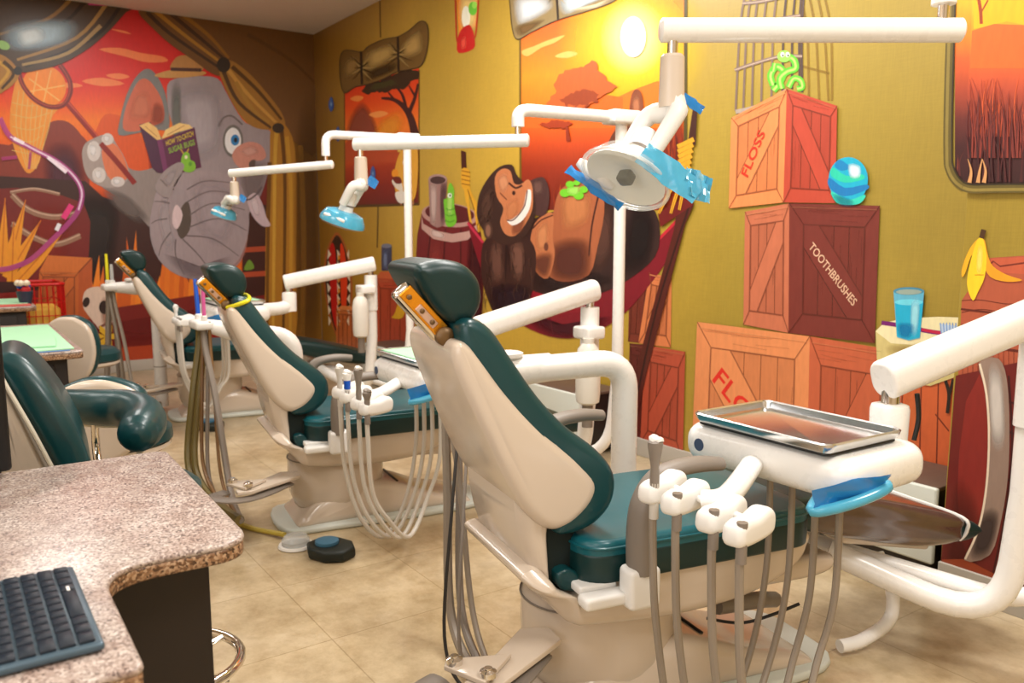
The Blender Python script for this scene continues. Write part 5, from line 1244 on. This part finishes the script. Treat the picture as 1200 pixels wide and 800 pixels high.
P = Print('P', 2); P.poly([(1127, 352), (1160, 302), (1290, 294), (1300, 480), (1121, 480)], (178, 88, 60)); P.poly([(1152, 318), (1162, 303), (1214, 300), (1214, 322)], (196, 92, 62)); P.line([(1152, 318), (1164, 306), (1172, 312), (1214, 306)], 2, (120, 44, 28), sm=1)
for y in (352, 366, 380, 398): P.line([(1127, y), (1150, y + random.uniform(-4, 4)), (1180, y + random.uniform(-3, 5)), (1214, y + 3)], 1.1, (112, 46, 30), a=.8)
P.line([(1126, 362), (1160, 366), (1214, 372)], 2.4, (100, 36, 24), sm=1); P.line([(1124, 402), (1214, 414)], 3, (100, 36, 24), sm=1)
for k in range(14): P.line([(1128 + k * 6, 410), (1128 + k * 6, 478)], 1., (120, 44, 28), sm=1, a=.5)
P.build('crate_face', parent=w)
P = Print('P', 34); P.poly([(1146, 280), (1136, 292), (1128, 312), (1127, 324), (1131, 320), (1138, 300), (1148, 288)], (244, 176, 36), 3); P.poly([(1148, 280), (1154, 282), (1158, 300), (1164, 312), (1180, 322), (1198, 328), (1180, 330), (1160, 324), (1152, 306)], (236, 160, 34), 3); P.poly([(1146, 280), (1152, 280), (1156, 300), (1154, 324), (1146, 342), (1140, 352), (1134, 338), (1134, 322), (1140, 296)], (252, 206, 40), 3); P.soft([(1146, 288), (1152, 290), (1150, 320), (1144, 318)], (255, 236, 110), .8); P.line([(1142, 322), (1153, 322)], 1., (190, 130, 20), sm=1); P.line([(1150, 279), (1153, 269)], 6, (74, 46, 20), sm=1); P.build('painted_banana', 'yellow painted banana peel hanging over the red brown crate at the right', 'painted banana')
w = fig('painted_barrel', 'dark red painted barrel with a broad pale hoop at the right edge', 'painted barrel', 'P', 1150, 690)
P = Print('P', 2); P.k = 50
P.poly([(1120, 440), (1214, 420), (1310, 430), (1320, 774), (1214, 738), (1150, 716), (1100, 690)], (108, 28, 24)); P.poly([(1153, 428), (1132, 470), (1124, 530), (1122, 580), (1126, 628), (1134, 655), (1155, 600), (1160, 520)], (136, 38, 30), 0)
for pts in ([(1182, 440), (1186, 520), (1178, 600), (1160, 690)], [(1170, 500), (1214, 520)], [(1160, 590), (1214, 612)], [(1180, 470), (1214, 480)], [(1170, 560), (1214, 568)]): P.line(pts, 2.2, (60, 14, 14))
P.soft([(1120, 560), (1150, 600), (1140, 690), (1104, 680)], (84, 20, 18), .6); P.poly([(1104, 655), (1132, 655), (1200, 690), (1214, 700), (1214, 742), (1099, 702)], (150, 62, 32)); P.build('barrel_body', parent=w)
P = Print('P', 74); P.poly([(1147, 425), (1170, 420), (1180, 445), (1183, 500), (1181, 560), (1173, 610), (1160, 650), (1130, 656), (1147, 620), (1156, 570), (1158, 510), (1155, 460)], (150, 126, 112), 3); P.soft([(1158, 430), (1174, 436), (1178, 520), (1162, 520)], (214, 206, 198), .9); P.soft([(1150, 600), (1172, 600), (1160, 650), (1136, 654)], (62, 48, 46), .9); P.line([(1148, 426), (1156, 462), (1159, 512), (1156, 570), (1147, 618), (1131, 655)], 2.6, (232, 214, 190)); P.build('barrel_hoop', parent=w)
P = Print('B', 150); P.line([(1110, 484), (1112, 462), (1108, 446)], 4, (34, 26, 22)); P.line([(1112, 464), (1117, 444)], 3.4, (34, 26, 22)); P.build('painted_slingshot', 'small dark forked painted stick below the toothbrush', 'painted stick')
P = Print('B')
P.line([(445, 0), (446, 44)], 1.5, (96, 70, 20), sm=1); o_ = P.build('trim_1'); o_['kind'] = 'structure'
P = Print('B'); P.line([(443, 242), (442, 290)], 1.5, (96, 70, 20), sm=1); o_ = P.build('trim_2'); o_['kind'] = 'structure'

# ---- left wall: sunset, net, elephant
w = fig('painted_sunset', 'red and orange painted sunset sky behind the elephant', 'painted sky', 'A', 150, 330)
P = Print('A', 1)
P.bands([(-20, -6 + 286 * t, 322, -6 + 286 * t, c) for t, c in [(0, (196, 10, 16)), (.2, (214, 14, 14)), (.36, (226, 30, 10)), (.44, (238, 78, 8)), (.52, (246, 122, 10)), (.6, (240, 100, 10)), (.68, (196, 64, 20)), (.76, (130, 30, 20)), (1, (70, 14, 14))]])
for q in ([(116, 58), (140, 56), (165, 62), (190, 66), (196, 72), (172, 73), (150, 67)], [(96, 95), (120, 91), (146, 98), (120, 101)], [(124, 88), (140, 86), (152, 90), (138, 93)], [(60, 98), (85, 97), (97, 101), (76, 103)], [(130, 34), (145, 36), (154, 40), (142, 38)]): P.poly(q, (246, 130, 70), 3)
P.poly([(-20, 175), (10, 170), (40, 155), (62, 142), (80, 143), (95, 158), (105, 180), (110, 290), (-20, 290)], (136, 48, 34), 3); P.soft([(50, 180), (80, 165), (100, 200), (95, 240), (60, 250)], (86, 40, 60), .8); P.poly([(105, 185), (118, 140), (135, 134), (160, 150), (175, 200), (150, 230), (110, 230)], (224, 84, 14), 3)
P.build('sky_view', parent=w)
P = Print('A', 20); P.poly([(-20, 205), (100, 212), (120, 230), (200, 260), (330, 240), (330, 340), (-20, 345)], (56, 16, 14)); P.soft([(90, 230), (140, 235), (130, 320), (95, 330)], (28, 10, 12), .9); P.build('dark_ground', parent=w)
P = Print('A', 24); P.poly([(-20, 345), (330, 318), (330, 470), (-20, 480)], (140, 26, 16)); P.soft([(100, 330), (240, 330), (240, 400), (110, 410)], (112, 14, 14), .8); P.poly([(80, 412), (330, 392), (330, 424), (80, 440)], (178, 62, 20)); P.build('red_ground', parent=w)
w = fig('painted_net', 'painted butterfly net with a dark red ring and long handle', 'painted net', 'A', 120, 180)
P = Print('A', 34)
P.poly([(22, 88), (12, 130), (14, 165), (26, 195), (35, 203), (46, 190), (52, 165), (62, 135), (78, 118), (60, 124), (40, 112)], (236, 150, 50), 3)
for x in range(18, 64, 6): P.line([(x + 4, 106), (x - 1 + (40 - x) * .1, 150), (36 + (x - 36) * .25, 198)], .9, (250, 206, 120), a=.8)
for y in (120, 134, 148, 162, 176): P.line([(14, y), (36, y + 4), (64 - (y - 120) * .4, y - 2)], .8, (250, 206, 120), a=.8)
P.ell(52, 101, 26, 24, (248, 140, 30), .5)
for q in ([(34, 92), (70, 118)], [(60, 82), (50, 124)], [(30, 108), (76, 100)], [(44, 84), (38, 114)]): P.line(q, 1.4, (252, 190, 100), sm=1)
P.build('net_bag', parent=w)
P = Print('A', 60); rg = [(22, 84), (27, 100), (40, 116), (58, 125), (74, 123), (82, 110), (82, 96), (76, 84), (70, 76)]; P.line(rg, 5.4, (120, 18, 14)); P.line([(x - .8, y - .8) for x, y in rg], 1.2, (180, 60, 40)); P.line([(79, 121), (108, 155), (140, 194), (176, 236)], 6.2, (146, 18, 14)); P.line([(80, 120), (109, 153), (141, 192), (176, 233)], 1.4, (206, 70, 50)); P.build('net_handle', parent=w)
w = fig('painted_barrel', 'dark red painted barrel with pale hoops behind the orange leaves', 'painted barrel', 'A', 60, 300)
P = Print('A', 34); P.poly([(-20, 222), (20, 220), (70, 228), (98, 238), (106, 260), (104, 300), (90, 330), (-20, 330)], (118, 22, 20), 0); P.soft([(40, 240), (80, 246), (80, 310), (40, 310)], (156, 40, 30), .6); P.build('barrel_body', parent=w)
P = Print('A', 40)
for pts in ([(14, 228), (34, 246), (62, 254), (90, 250)], [(14, 262), (40, 278), (66, 286), (94, 276)], [(12, 226), (40, 222), (70, 228)]): P.line(pts, 7 if pts[0][1] != 226 else 3, (150, 112, 90)); P.line([(x, y - 1.5) for x, y in pts], 1.5, (206, 172, 150))
P.build('barrel_hoops', parent=w)
w = fig('painted_crate', 'orange painted crate by the leaves on the left wall', 'painted crate', 'A', 76, 340, 'painted crates'); P = Print('A', 44); crate_face(P, [(46, 318), (92, 319), (92, 378), (44, 378)], (202, 104, 44), -1, .1, 3); P.poly([(46, 318), (56, 299), (108, 302), (92, 319)], (212, 116, 50)); P.poly([(92, 319), (108, 302), (108, 372), (92, 378)], (186, 88, 40)); P.line([(92, 319), (108, 302)], 1.4, (120, 50, 20), sm=1); P.build('crate_face', parent=w)
P = Print('A', 70)
for base, tipp, wd in (((2, 320), (6, 232), 12), ((8, 322), (30, 234), 15), ((8, 326), (48, 258), 13), ((20, 330), (78, 266), 15), ((14, 330), (16, 260), 12)):
    dx, dy = tipp[0] - base[0], tipp[1] - base[1]; L = math.hypot(dx, dy); nx, ny = -dy / L, dx / L; m = (base[0] + dx * .4, base[1] + dy * .4)
    P.poly([(base[0] - nx * wd * .5, base[1] - ny * wd * .5), (m[0] - nx * wd * .5, m[1] - ny * wd * .5), tipp, (m[0] + nx * wd * .5, m[1] + ny * wd * .5), (base[0] + nx * wd * .5, base[1] + ny * wd * .5)], (240, 156, 36)); P.line([base, tipp], 1.4, (206, 110, 24), sm=1)
P.build('painted_leaves', 'spiky orange painted leaves at the far left', 'painted leaves')
P = Print('A', 40)
for k in range(40):
    x = 102 + k * 5.6; h = 60 + 26 * math.sin(k * .8) + random.uniform(-12, 12); h = h if x > 145 else h * .75
    y0 = 372 - (x - 100) * .16; P.poly([(x - 5, y0), (x - 4, y0 - h * .5), (x + random.uniform(-6, 4), y0 - h), (x + 4, y0 - h * .45), (x + 6, y0)], random.choice([(226, 112, 26), (240, 136, 34), (206, 92, 20), (232, 122, 30)])); P.k -= .7
P.poly([(100, 366), (240, 344), (330, 330), (330, 348), (240, 360), (100, 384)], (120, 18, 14)); P.build('painted_grass', 'tall orange painted grass behind the elephant and the farthest chair', 'painted grass')
w = fig('painted_shelf', 'dark painted shelves between the elephant and the gold curtain', 'painted shelf', 'A', 300, 330); P = Print('A', 66); P.poly([(284, 240), (312, 240), (312, 345), (284, 350)], (60, 22, 18)); P.line([(284, 293), (314, 291)], 6, (176, 72, 40), sm=1); P.line([(284, 322), (314, 320)], 6, (176, 72, 40), sm=1); P.poly([(286, 316), (292, 304), (298, 314)], (110, 150, 50), 3); P.build('shelf_boards', parent=w)
el = fig('painted_elephant', 'grey cartoon elephant in a tan hat reading a purple book', 'painted elephant', 'A', 235, 325)
P = Print('A', 76)
P.poly([(98, 172), (104, 196), (116, 216), (136, 230), (160, 250), (180, 268), (200, 250), (205, 215), (190, 196), (165, 200), (150, 196), (136, 180), (118, 176)], (146, 134, 132), 3); P.soft([(120, 220), (150, 228), (176, 256), (160, 262), (130, 240)], (112, 100, 98), .8); P.build('arm', parent=el)
P = Print('A', 82); P.poly([(96, 180), (100, 168), (110, 162), (120, 158), (130, 158), (136, 168), (146, 185), (152, 205), (144, 216), (126, 220), (110, 214), (100, 202)], (168, 154, 150), 3); P.poly([(119, 178), (128, 168), (138, 172), (148, 192), (150, 208), (138, 212), (126, 206)], (222, 120, 80), 3)
for cx, cy, rx, ry in ((110, 177, 8, 12), (126, 163, 7, 7), (116, 205, 8, 9), (138, 213, 8, 6)): P.ell(cx, cy, rx, ry, (214, 206, 204)); P.soft([(cx - rx * .7, cy - ry * .7), (cx + rx * .4, cy - ry * .5), (cx + rx * .2, cy + ry * .5), (cx - rx * .5, cy + ry * .4)], (246, 244, 246), .8)
P.build('hand', parent=el)
P = Print('A', 96); P.line([(118, 168), (140, 193), (158, 215)], 6.2, (140, 18, 14)); P.build('handle_over_hand', parent=w and el)
P = Print('A', 84); P.poly([(139, 158), (141, 138), (148, 112), (158, 92), (170, 81), (180, 84), (190, 100), (196, 120), (198, 150), (180, 152), (160, 156)], (124, 124, 124), 3); P.poly([(144, 150), (148, 124), (160, 98), (170, 92), (180, 100), (190, 118), (192, 140), (178, 148), (158, 154)], (208, 104, 74), 3); P.soft([(150, 140), (160, 108), (176, 110), (176, 140)], (226, 132, 100), .7); P.soft([(180, 120), (192, 124), (192, 146), (176, 146)], (160, 66, 44), .7); P.build('ear', parent=el)
P = Print('A', 100)
P.poly([(196, 100), (210, 91), (235, 89), (255, 92), (264, 106), (276, 128), (288, 144), (306, 150), (318, 156), (317, 185), (312, 210), (304, 232), (292, 250), (290, 280), (282, 306), (262, 322), (236, 328), (208, 322), (186, 304), (176, 276), (178, 244), (190, 212), (200, 190), (206, 160), (198, 132)], (160, 148, 154), 3)
P.soft([(205, 104), (250, 98), (262, 130), (258, 180), (225, 190), (210, 150)], (186, 176, 184), .85); P.soft([(200, 105), (212, 98), (212, 180), (204, 190)], (112, 116, 112), .8); P.soft([(280, 195), (316, 190), (306, 230), (286, 240)], (130, 116, 118), .7)
P.soft([(286, 250), (292, 256), (288, 300), (268, 318), (276, 280)], (206, 110, 90), .7)
P.build('head', parent=el)
P = Print('A', 114)
for cx, cy, r0, r1 in ((236, 262, 58, 0),):
    P.poly([(196, 215), (216, 202), (250, 200), (278, 212), (290, 240), (291, 272), (280, 304), (256, 322), (228, 326), (200, 314), (182, 290), (176, 262), (180, 236), (188, 214), (206, 190), (216, 196), (204, 222), (200, 250), (206, 272), (218, 262), (222, 238), (214, 222)], (164, 150, 156), 3)
P.soft([(225, 210), (265, 212), (280, 250), (262, 290), (230, 270)], (186, 172, 180), .7); P.soft([(184, 250), (196, 220), (200, 262), (206, 290), (194, 296)], (188, 176, 182), .7); P.soft([(190, 296), (230, 312), (270, 300), (260, 324), (220, 328)], (122, 108, 116), .7)
P.poly([(206, 262), (212, 244), (220, 236), (224, 252), (222, 270), (212, 280)], (84, 72, 66), 3); P.poly([(203, 246), (208, 240), (214, 252), (208, 268), (202, 262)], (222, 200, 206), 3)
for pts in ([(219, 222), (240, 212), (270, 214)], [(220, 236), (246, 224), (280, 228)], [(222, 252), (250, 238), (287, 246)], [(222, 266), (256, 256), (289, 270)], [(218, 276), (250, 280), (280, 300)], [(214, 280), (232, 298), (250, 322)], [(206, 280), (206, 300), (216, 322)], [(200, 272), (190, 286), (186, 300)], [(196, 256), (184, 258), (177, 262)], [(199, 238), (188, 236), (181, 236)], [(204, 222), (194, 218), (188, 216)]): P.line(pts, 1.7, (104, 92, 96), .8)
P.build('trunk', parent=el)
P = Print('A', 140); P.poly([(290, 232), (300, 226), (308, 240), (312, 254), (317, 264), (308, 265), (298, 256), (292, 244)], (204, 184, 194), 3); P.soft([(292, 234), (300, 230), (306, 250), (300, 254)], (234, 218, 226), .8); P.line([(281, 228), (290, 234), (300, 228), (307, 219)], 2, (96, 84, 88)); P.build('tusk', parent=el)
P = Print('A', 146); P.ell(273, 165, 12, 19, (112, 108, 106)); P.ell(273, 165, 9.5, 15.5, (240, 242, 246)); P.ell(275.5, 164, 5, 6.5, (40, 130, 196)); P.ell(276, 164, 2.2, 3, (10, 20, 40)); P.line([(256, 148), (262, 138), (272, 136), (284, 146)], 2, (110, 98, 100)); P.build('eye', parent=el)
P = Print('A', 152); P.poly([(272, 182), (278, 172), (292, 166), (306, 170), (312, 182), (306, 188), (294, 188), (292, 196), (284, 198), (276, 192)], (206, 142, 128), 3); P.soft([(280, 176), (296, 170), (304, 178), (290, 184)], (226, 172, 160), .8); P.poly([(292, 190), (299, 187), (298, 196), (293, 198)], (90, 74, 70), 3); P.build('mouth', parent=el)
P = Print('A', 120); P.poly([(181, 88), (200, 82), (222, 82), (240, 84), (238, 88), (214, 91), (190, 91)], (206, 152, 84), 3); P.poly([(201, 82), (204, 70), (212, 65), (224, 66), (234, 74), (236, 83)], (186, 132, 70), 3); P.poly([(200, 79), (236, 80), (236, 84), (200, 83)], (70, 30, 24)); P.build('hat', parent=el)
bk = fig('painted_book', 'purple painted book with yellow and green lettering held by the elephant', 'painted book', 'A', 200, 205)
P = Print('A', 156); P.poly([(163, 146), (176, 143), (190, 162), (196, 204), (184, 202), (178, 196)], (74, 24, 66)); P.poly([(183, 160), (191, 163), (199, 203), (192, 203)], (120, 44, 100)); P.poly([(190, 164), (228, 149), (236, 196), (198, 206)], (92, 26, 72)); P.build('book_cover', parent=bk)
P = Print('A', 160); P.poly([(163, 147), (174, 143), (184, 150), (189, 163), (184, 164), (174, 156)], (240, 196, 120), 0); P.poly([(189, 163), (194, 152), (210, 144), (222, 146), (226, 150), (208, 155)], (246, 208, 134), 0); P.line([(170, 148), (184, 160)], .8, (180, 120, 60), sm=1); P.line([(196, 158), (216, 147)], .8, (180, 120, 60), sm=1); P.build('book_pages', parent=bk)
P = Print('A', 168); P.text('HOW TO', (194, 165), (212, 158.5), (195, 171), (232, 206, 60)).text('CATCH', (213, 158), (226, 153), (214, 164), (232, 206, 60)).text('SUGAR BUGS', (197, 173.5), (227.5, 163), (198.2, 180), (150, 200, 60)); P.build('lettering', parent=bk)
P = Print('A', 174); P.poly([(213, 184), (217, 178), (222, 180), (223, 187), (228, 190), (229, 198), (222, 202), (214, 199), (212, 192)], (132, 196, 50), 3); P.ell(218, 184, 1.8, 2.2, (240, 240, 200)); P.ell(223, 192, 2, 2.6, (90, 160, 40)); P.line([(215, 180), (212, 175)], 1, (240, 200, 60), sm=1); P.line([(219, 179), (221, 174)], 1, (240, 200, 60), sm=1); P.build('cover_bug', parent=bk)
P = Print('A', 180); P.poly([(182, 222), (188, 206), (198, 196), (210, 190), (216, 194), (212, 204), (204, 216), (198, 232)], (158, 146, 148), 3); P.soft([(190, 212), (202, 198), (208, 202), (198, 220)], (182, 170, 174), .7); P.line([(188, 210), (196, 218)], 1.4, (110, 98, 100), sm=1); P.build('trunk_tip', parent=el)
# curtains
P = Print('A', 130)
def cur(pts, col, str_):
    P.poly(pts, col, 3)
    for q, c, a in str_: P.line(q, 5, c, 3, a=a); P.k -= .5
cur([(162, 14), (180, 12), (230, 20), (300, 28), (374, 42), (374, 175), (345, 166), (332, 146), (318, 118), (296, 92), (272, 72), (262, 88), (248, 86), (226, 70), (200, 52), (180, 34)], (112, 72, 24), [([(172, 14), (200, 40), (255, 78)], (66, 40, 14), .9), ([(182, 13), (215, 40), (260, 74)], (196, 140, 50), .8), ([(200, 16), (235, 45), (264, 70)], (70, 42, 14), .9), ([(215, 18), (245, 42), (268, 68)], (176, 122, 44), .7), ([(290, 40), (340, 70), (372, 100)], (128, 84, 30), .35)])
cur([(256, 80), (268, 70), (290, 84), (312, 108), (330, 132), (334, 148), (322, 152), (300, 150), (284, 138), (268, 112)], (164, 114, 40), [([(262, 84), (280, 120), (318, 150)], (84, 54, 18), .9), ([(266, 80), (292, 112), (326, 146)], (214, 160, 70), .9), ([(272, 78), (302, 106), (330, 140)], (96, 62, 20), .8), ([(276, 96), (296, 128), (316, 144)], (200, 150, 66), .7)])
cur([(318, 148), (334, 146), (346, 175), (348, 240), (347, 310), (346, 396), (312, 398), (311, 330), (312, 250), (316, 190)], (176, 122, 34), [([(324, 154), (322, 200), (320, 392)], (226, 176, 66), .8), ([(330, 152), (334, 220), (332, 392)], (110, 70, 20), .8), ([(336, 160), (341, 230), (340, 392)], (216, 162, 56), .8), ([(316, 190), (314, 280), (313, 392)], (120, 78, 22), .8)])
P.ell(262, 76, 8, 9, (40, 26, 12)); P.ell(326, 150, 7, 6, (54, 36, 14)); P.soft([(346, 150), (374, 130), (376, 400), (348, 400)], (84, 54, 16), .7); P.line([(352, 170), (356, 280), (354, 396)], 6, (150, 104, 34), a=.5)
P.build('painted_curtain', 'gold and brown painted curtain with dark ties, right of the elephant', 'painted curtain')
P = Print('A', 130)
cur([(-20, -8), (172, -8), (148, 14), (130, 34), (105, 56), (74, 74), (45, 82), (20, 84), (-20, 66)], (70, 48, 26), [([(148, -4), (110, 44), (30, 78)], (40, 26, 14), .9), ([(128, 0), (90, 44), (20, 70)], (190, 146, 80), .8), ([(104, -4), (70, 30), (4, 52)], (60, 40, 22), .8), ([(86, -4), (56, 22), (0, 40)], (176, 130, 66), .7), ([(118, 30), (80, 62), (26, 76)], (206, 172, 116), .7)])
P.soft([(2, 34), (40, 22), (90, 24), (86, 48), (44, 60), (8, 58)], (176, 206, 226), .9, .4); P.soft([(18, 36), (48, 30), (54, 48), (26, 56)], (226, 242, 250), .9, .4)  # ceiling-light reflection painted as pale blue patches
cur([(-20, 64), (6, 66), (22, 84), (18, 96), (6, 106), (-20, 116)], (170, 120, 44), [([(-6, 70), (10, 84), (-10, 108)], (226, 174, 70), .8), ([(4, 72), (16, 86), (2, 104)], (70, 46, 16), .8)])
P.ell(21, 83, 5, 5, (24, 16, 10)); P.poly([(98, -8), (156, -8), (152, 8), (104, 6)], (206, 70, 140)); P.poly([(108, 0), (148, 2), (146, 6), (110, 4)], (226, 130, 190)); P.ell(4, 53, 8, 5, (150, 200, 110), .4)
P.build('painted_curtain', 'dark painted curtain swag with pale painted-on lamp glare in the top left corner', 'painted curtain')
P = Print('A', 176); hp_ = [(0, 138), (12, 160), (40, 175), (68, 190), (88, 208), (96, 226), (92, 246), (80, 262), (60, 282), (36, 304), (12, 314), (-8, 316)]
P.line(hp_, 6, (190, 70, 150), a=.75); P.line(hp_[1:7], 2, (250, 220, 250), a=.9); P.line([(84, 240), (74, 256)], 7, (230, 50, 130)); P.line([(16, 162), (28, 168)], 4, (255, 240, 255)); P.line([(56, 184), (78, 202)], 4, (255, 240, 255)); P.line([(70, 262), (66, 270)], 5, (240, 240, 250)); P.line([(36, 178), (34, 198)], 3, (180, 60, 130), a=.7); P.line([(2, 186), (20, 184)], 4, (190, 60, 130), a=.7)
P.build('painted_hoop', 'pink glossy painted hoop curving in front of the net and barrel', 'painted hoop')
sk = fig('painted_skull', 'pale painted skull with dark eye sockets left of the farthest chair', 'painted skull', 'A', 118, 395); P = Print('A', 84); P.poly([(97, 358), (99, 342), (110, 336), (124, 338), (134, 348), (136, 366), (130, 380), (120, 388), (112, 380), (104, 370)], (224, 200, 182), 3); P.soft([(118, 350), (134, 350), (132, 378), (120, 384)], (180, 134, 112), .8); P.build('skull_bone', parent=sk)
P = Print('A', 90); P.ell(101, 354, 4, 6, (44, 24, 20), .3); P.build('eye_socket', parent=sk); P = Print('A', 90); P.ell(122, 360, 6, 8, (44, 24, 20)); P.build('eye_socket', parent=sk); P = Print('A', 90); P.line([(116, 384), (130, 376)], 3, (120, 70, 56)); P.build('mouth_line', parent=sk)
P = Print('A', 94)
for k in range(6):
    a = k * PI / 3; P.poly([(124, 394), (124 + 9 * math.cos(a - .4), 394 + 9 * math.sin(a - .4)), (124 + 15 * math.cos(a), 394 + 15 * math.sin(a)), (124 + 9 * math.cos(a + .4), 394 + 9 * math.sin(a + .4))], (226, 180, 40))
P.line([(124, 396), (126, 425)], 2.4, (170, 130, 40)); P.build('painted_flower', 'yellow painted flower below the skull', 'painted flower')

# ------------------------------------------------------------------ light
def area(name, loc, size, energy, col=(1, .965, .92), rot=(0, 0, 0)):
    l = bpy.data.lights.new(name, 'AREA'); l.shape = 'RECTANGLE'; l.size, l.size_y = size; l.energy = energy; l.color = col
    o = bpy.data.objects.new(name, l); o.location = loc; o.rotation_euler = rot; COL.objects.link(o); return o
for x, y, e in ((-6.4, 1.0, 44), (-6.4, -.8, 22), (-4.0, 2.1, 88), (-4.3, -.6, 30), (-2.0, 1.9, 104), (-2.2, -1.15, 44), (.3, 1.6, 88), (.3, -.6, 40)):
    area('ceiling_lamp', (x, y, ROOM_H - .02), (1.1, .5), e * .61)
area('window_light', (.2, ROOM_Y0 + .05, 1.7), (3.2, 1.4), 40, (.86, .93, 1.), (PI / 2, 0, 0))
w = bpy.data.worlds.new('world'); SC.world = w; w.use_nodes = True
w.node_tree.nodes['Background'].inputs['Color'].default_value = (.8, .78, .74, 1); w.node_tree.nodes['Background'].inputs['Strength'].default_value = .1
SC.view_settings.view_transform = 'Standard'; SC.view_settings.look = 'None'; SC.view_settings.exposure = 0.; SC.view_settings.gamma = 1.
SC.view_settings.use_curve_mapping = False
SC.cycles.transparent_max_bounces = 48; SC.cycles.max_bounces = 8
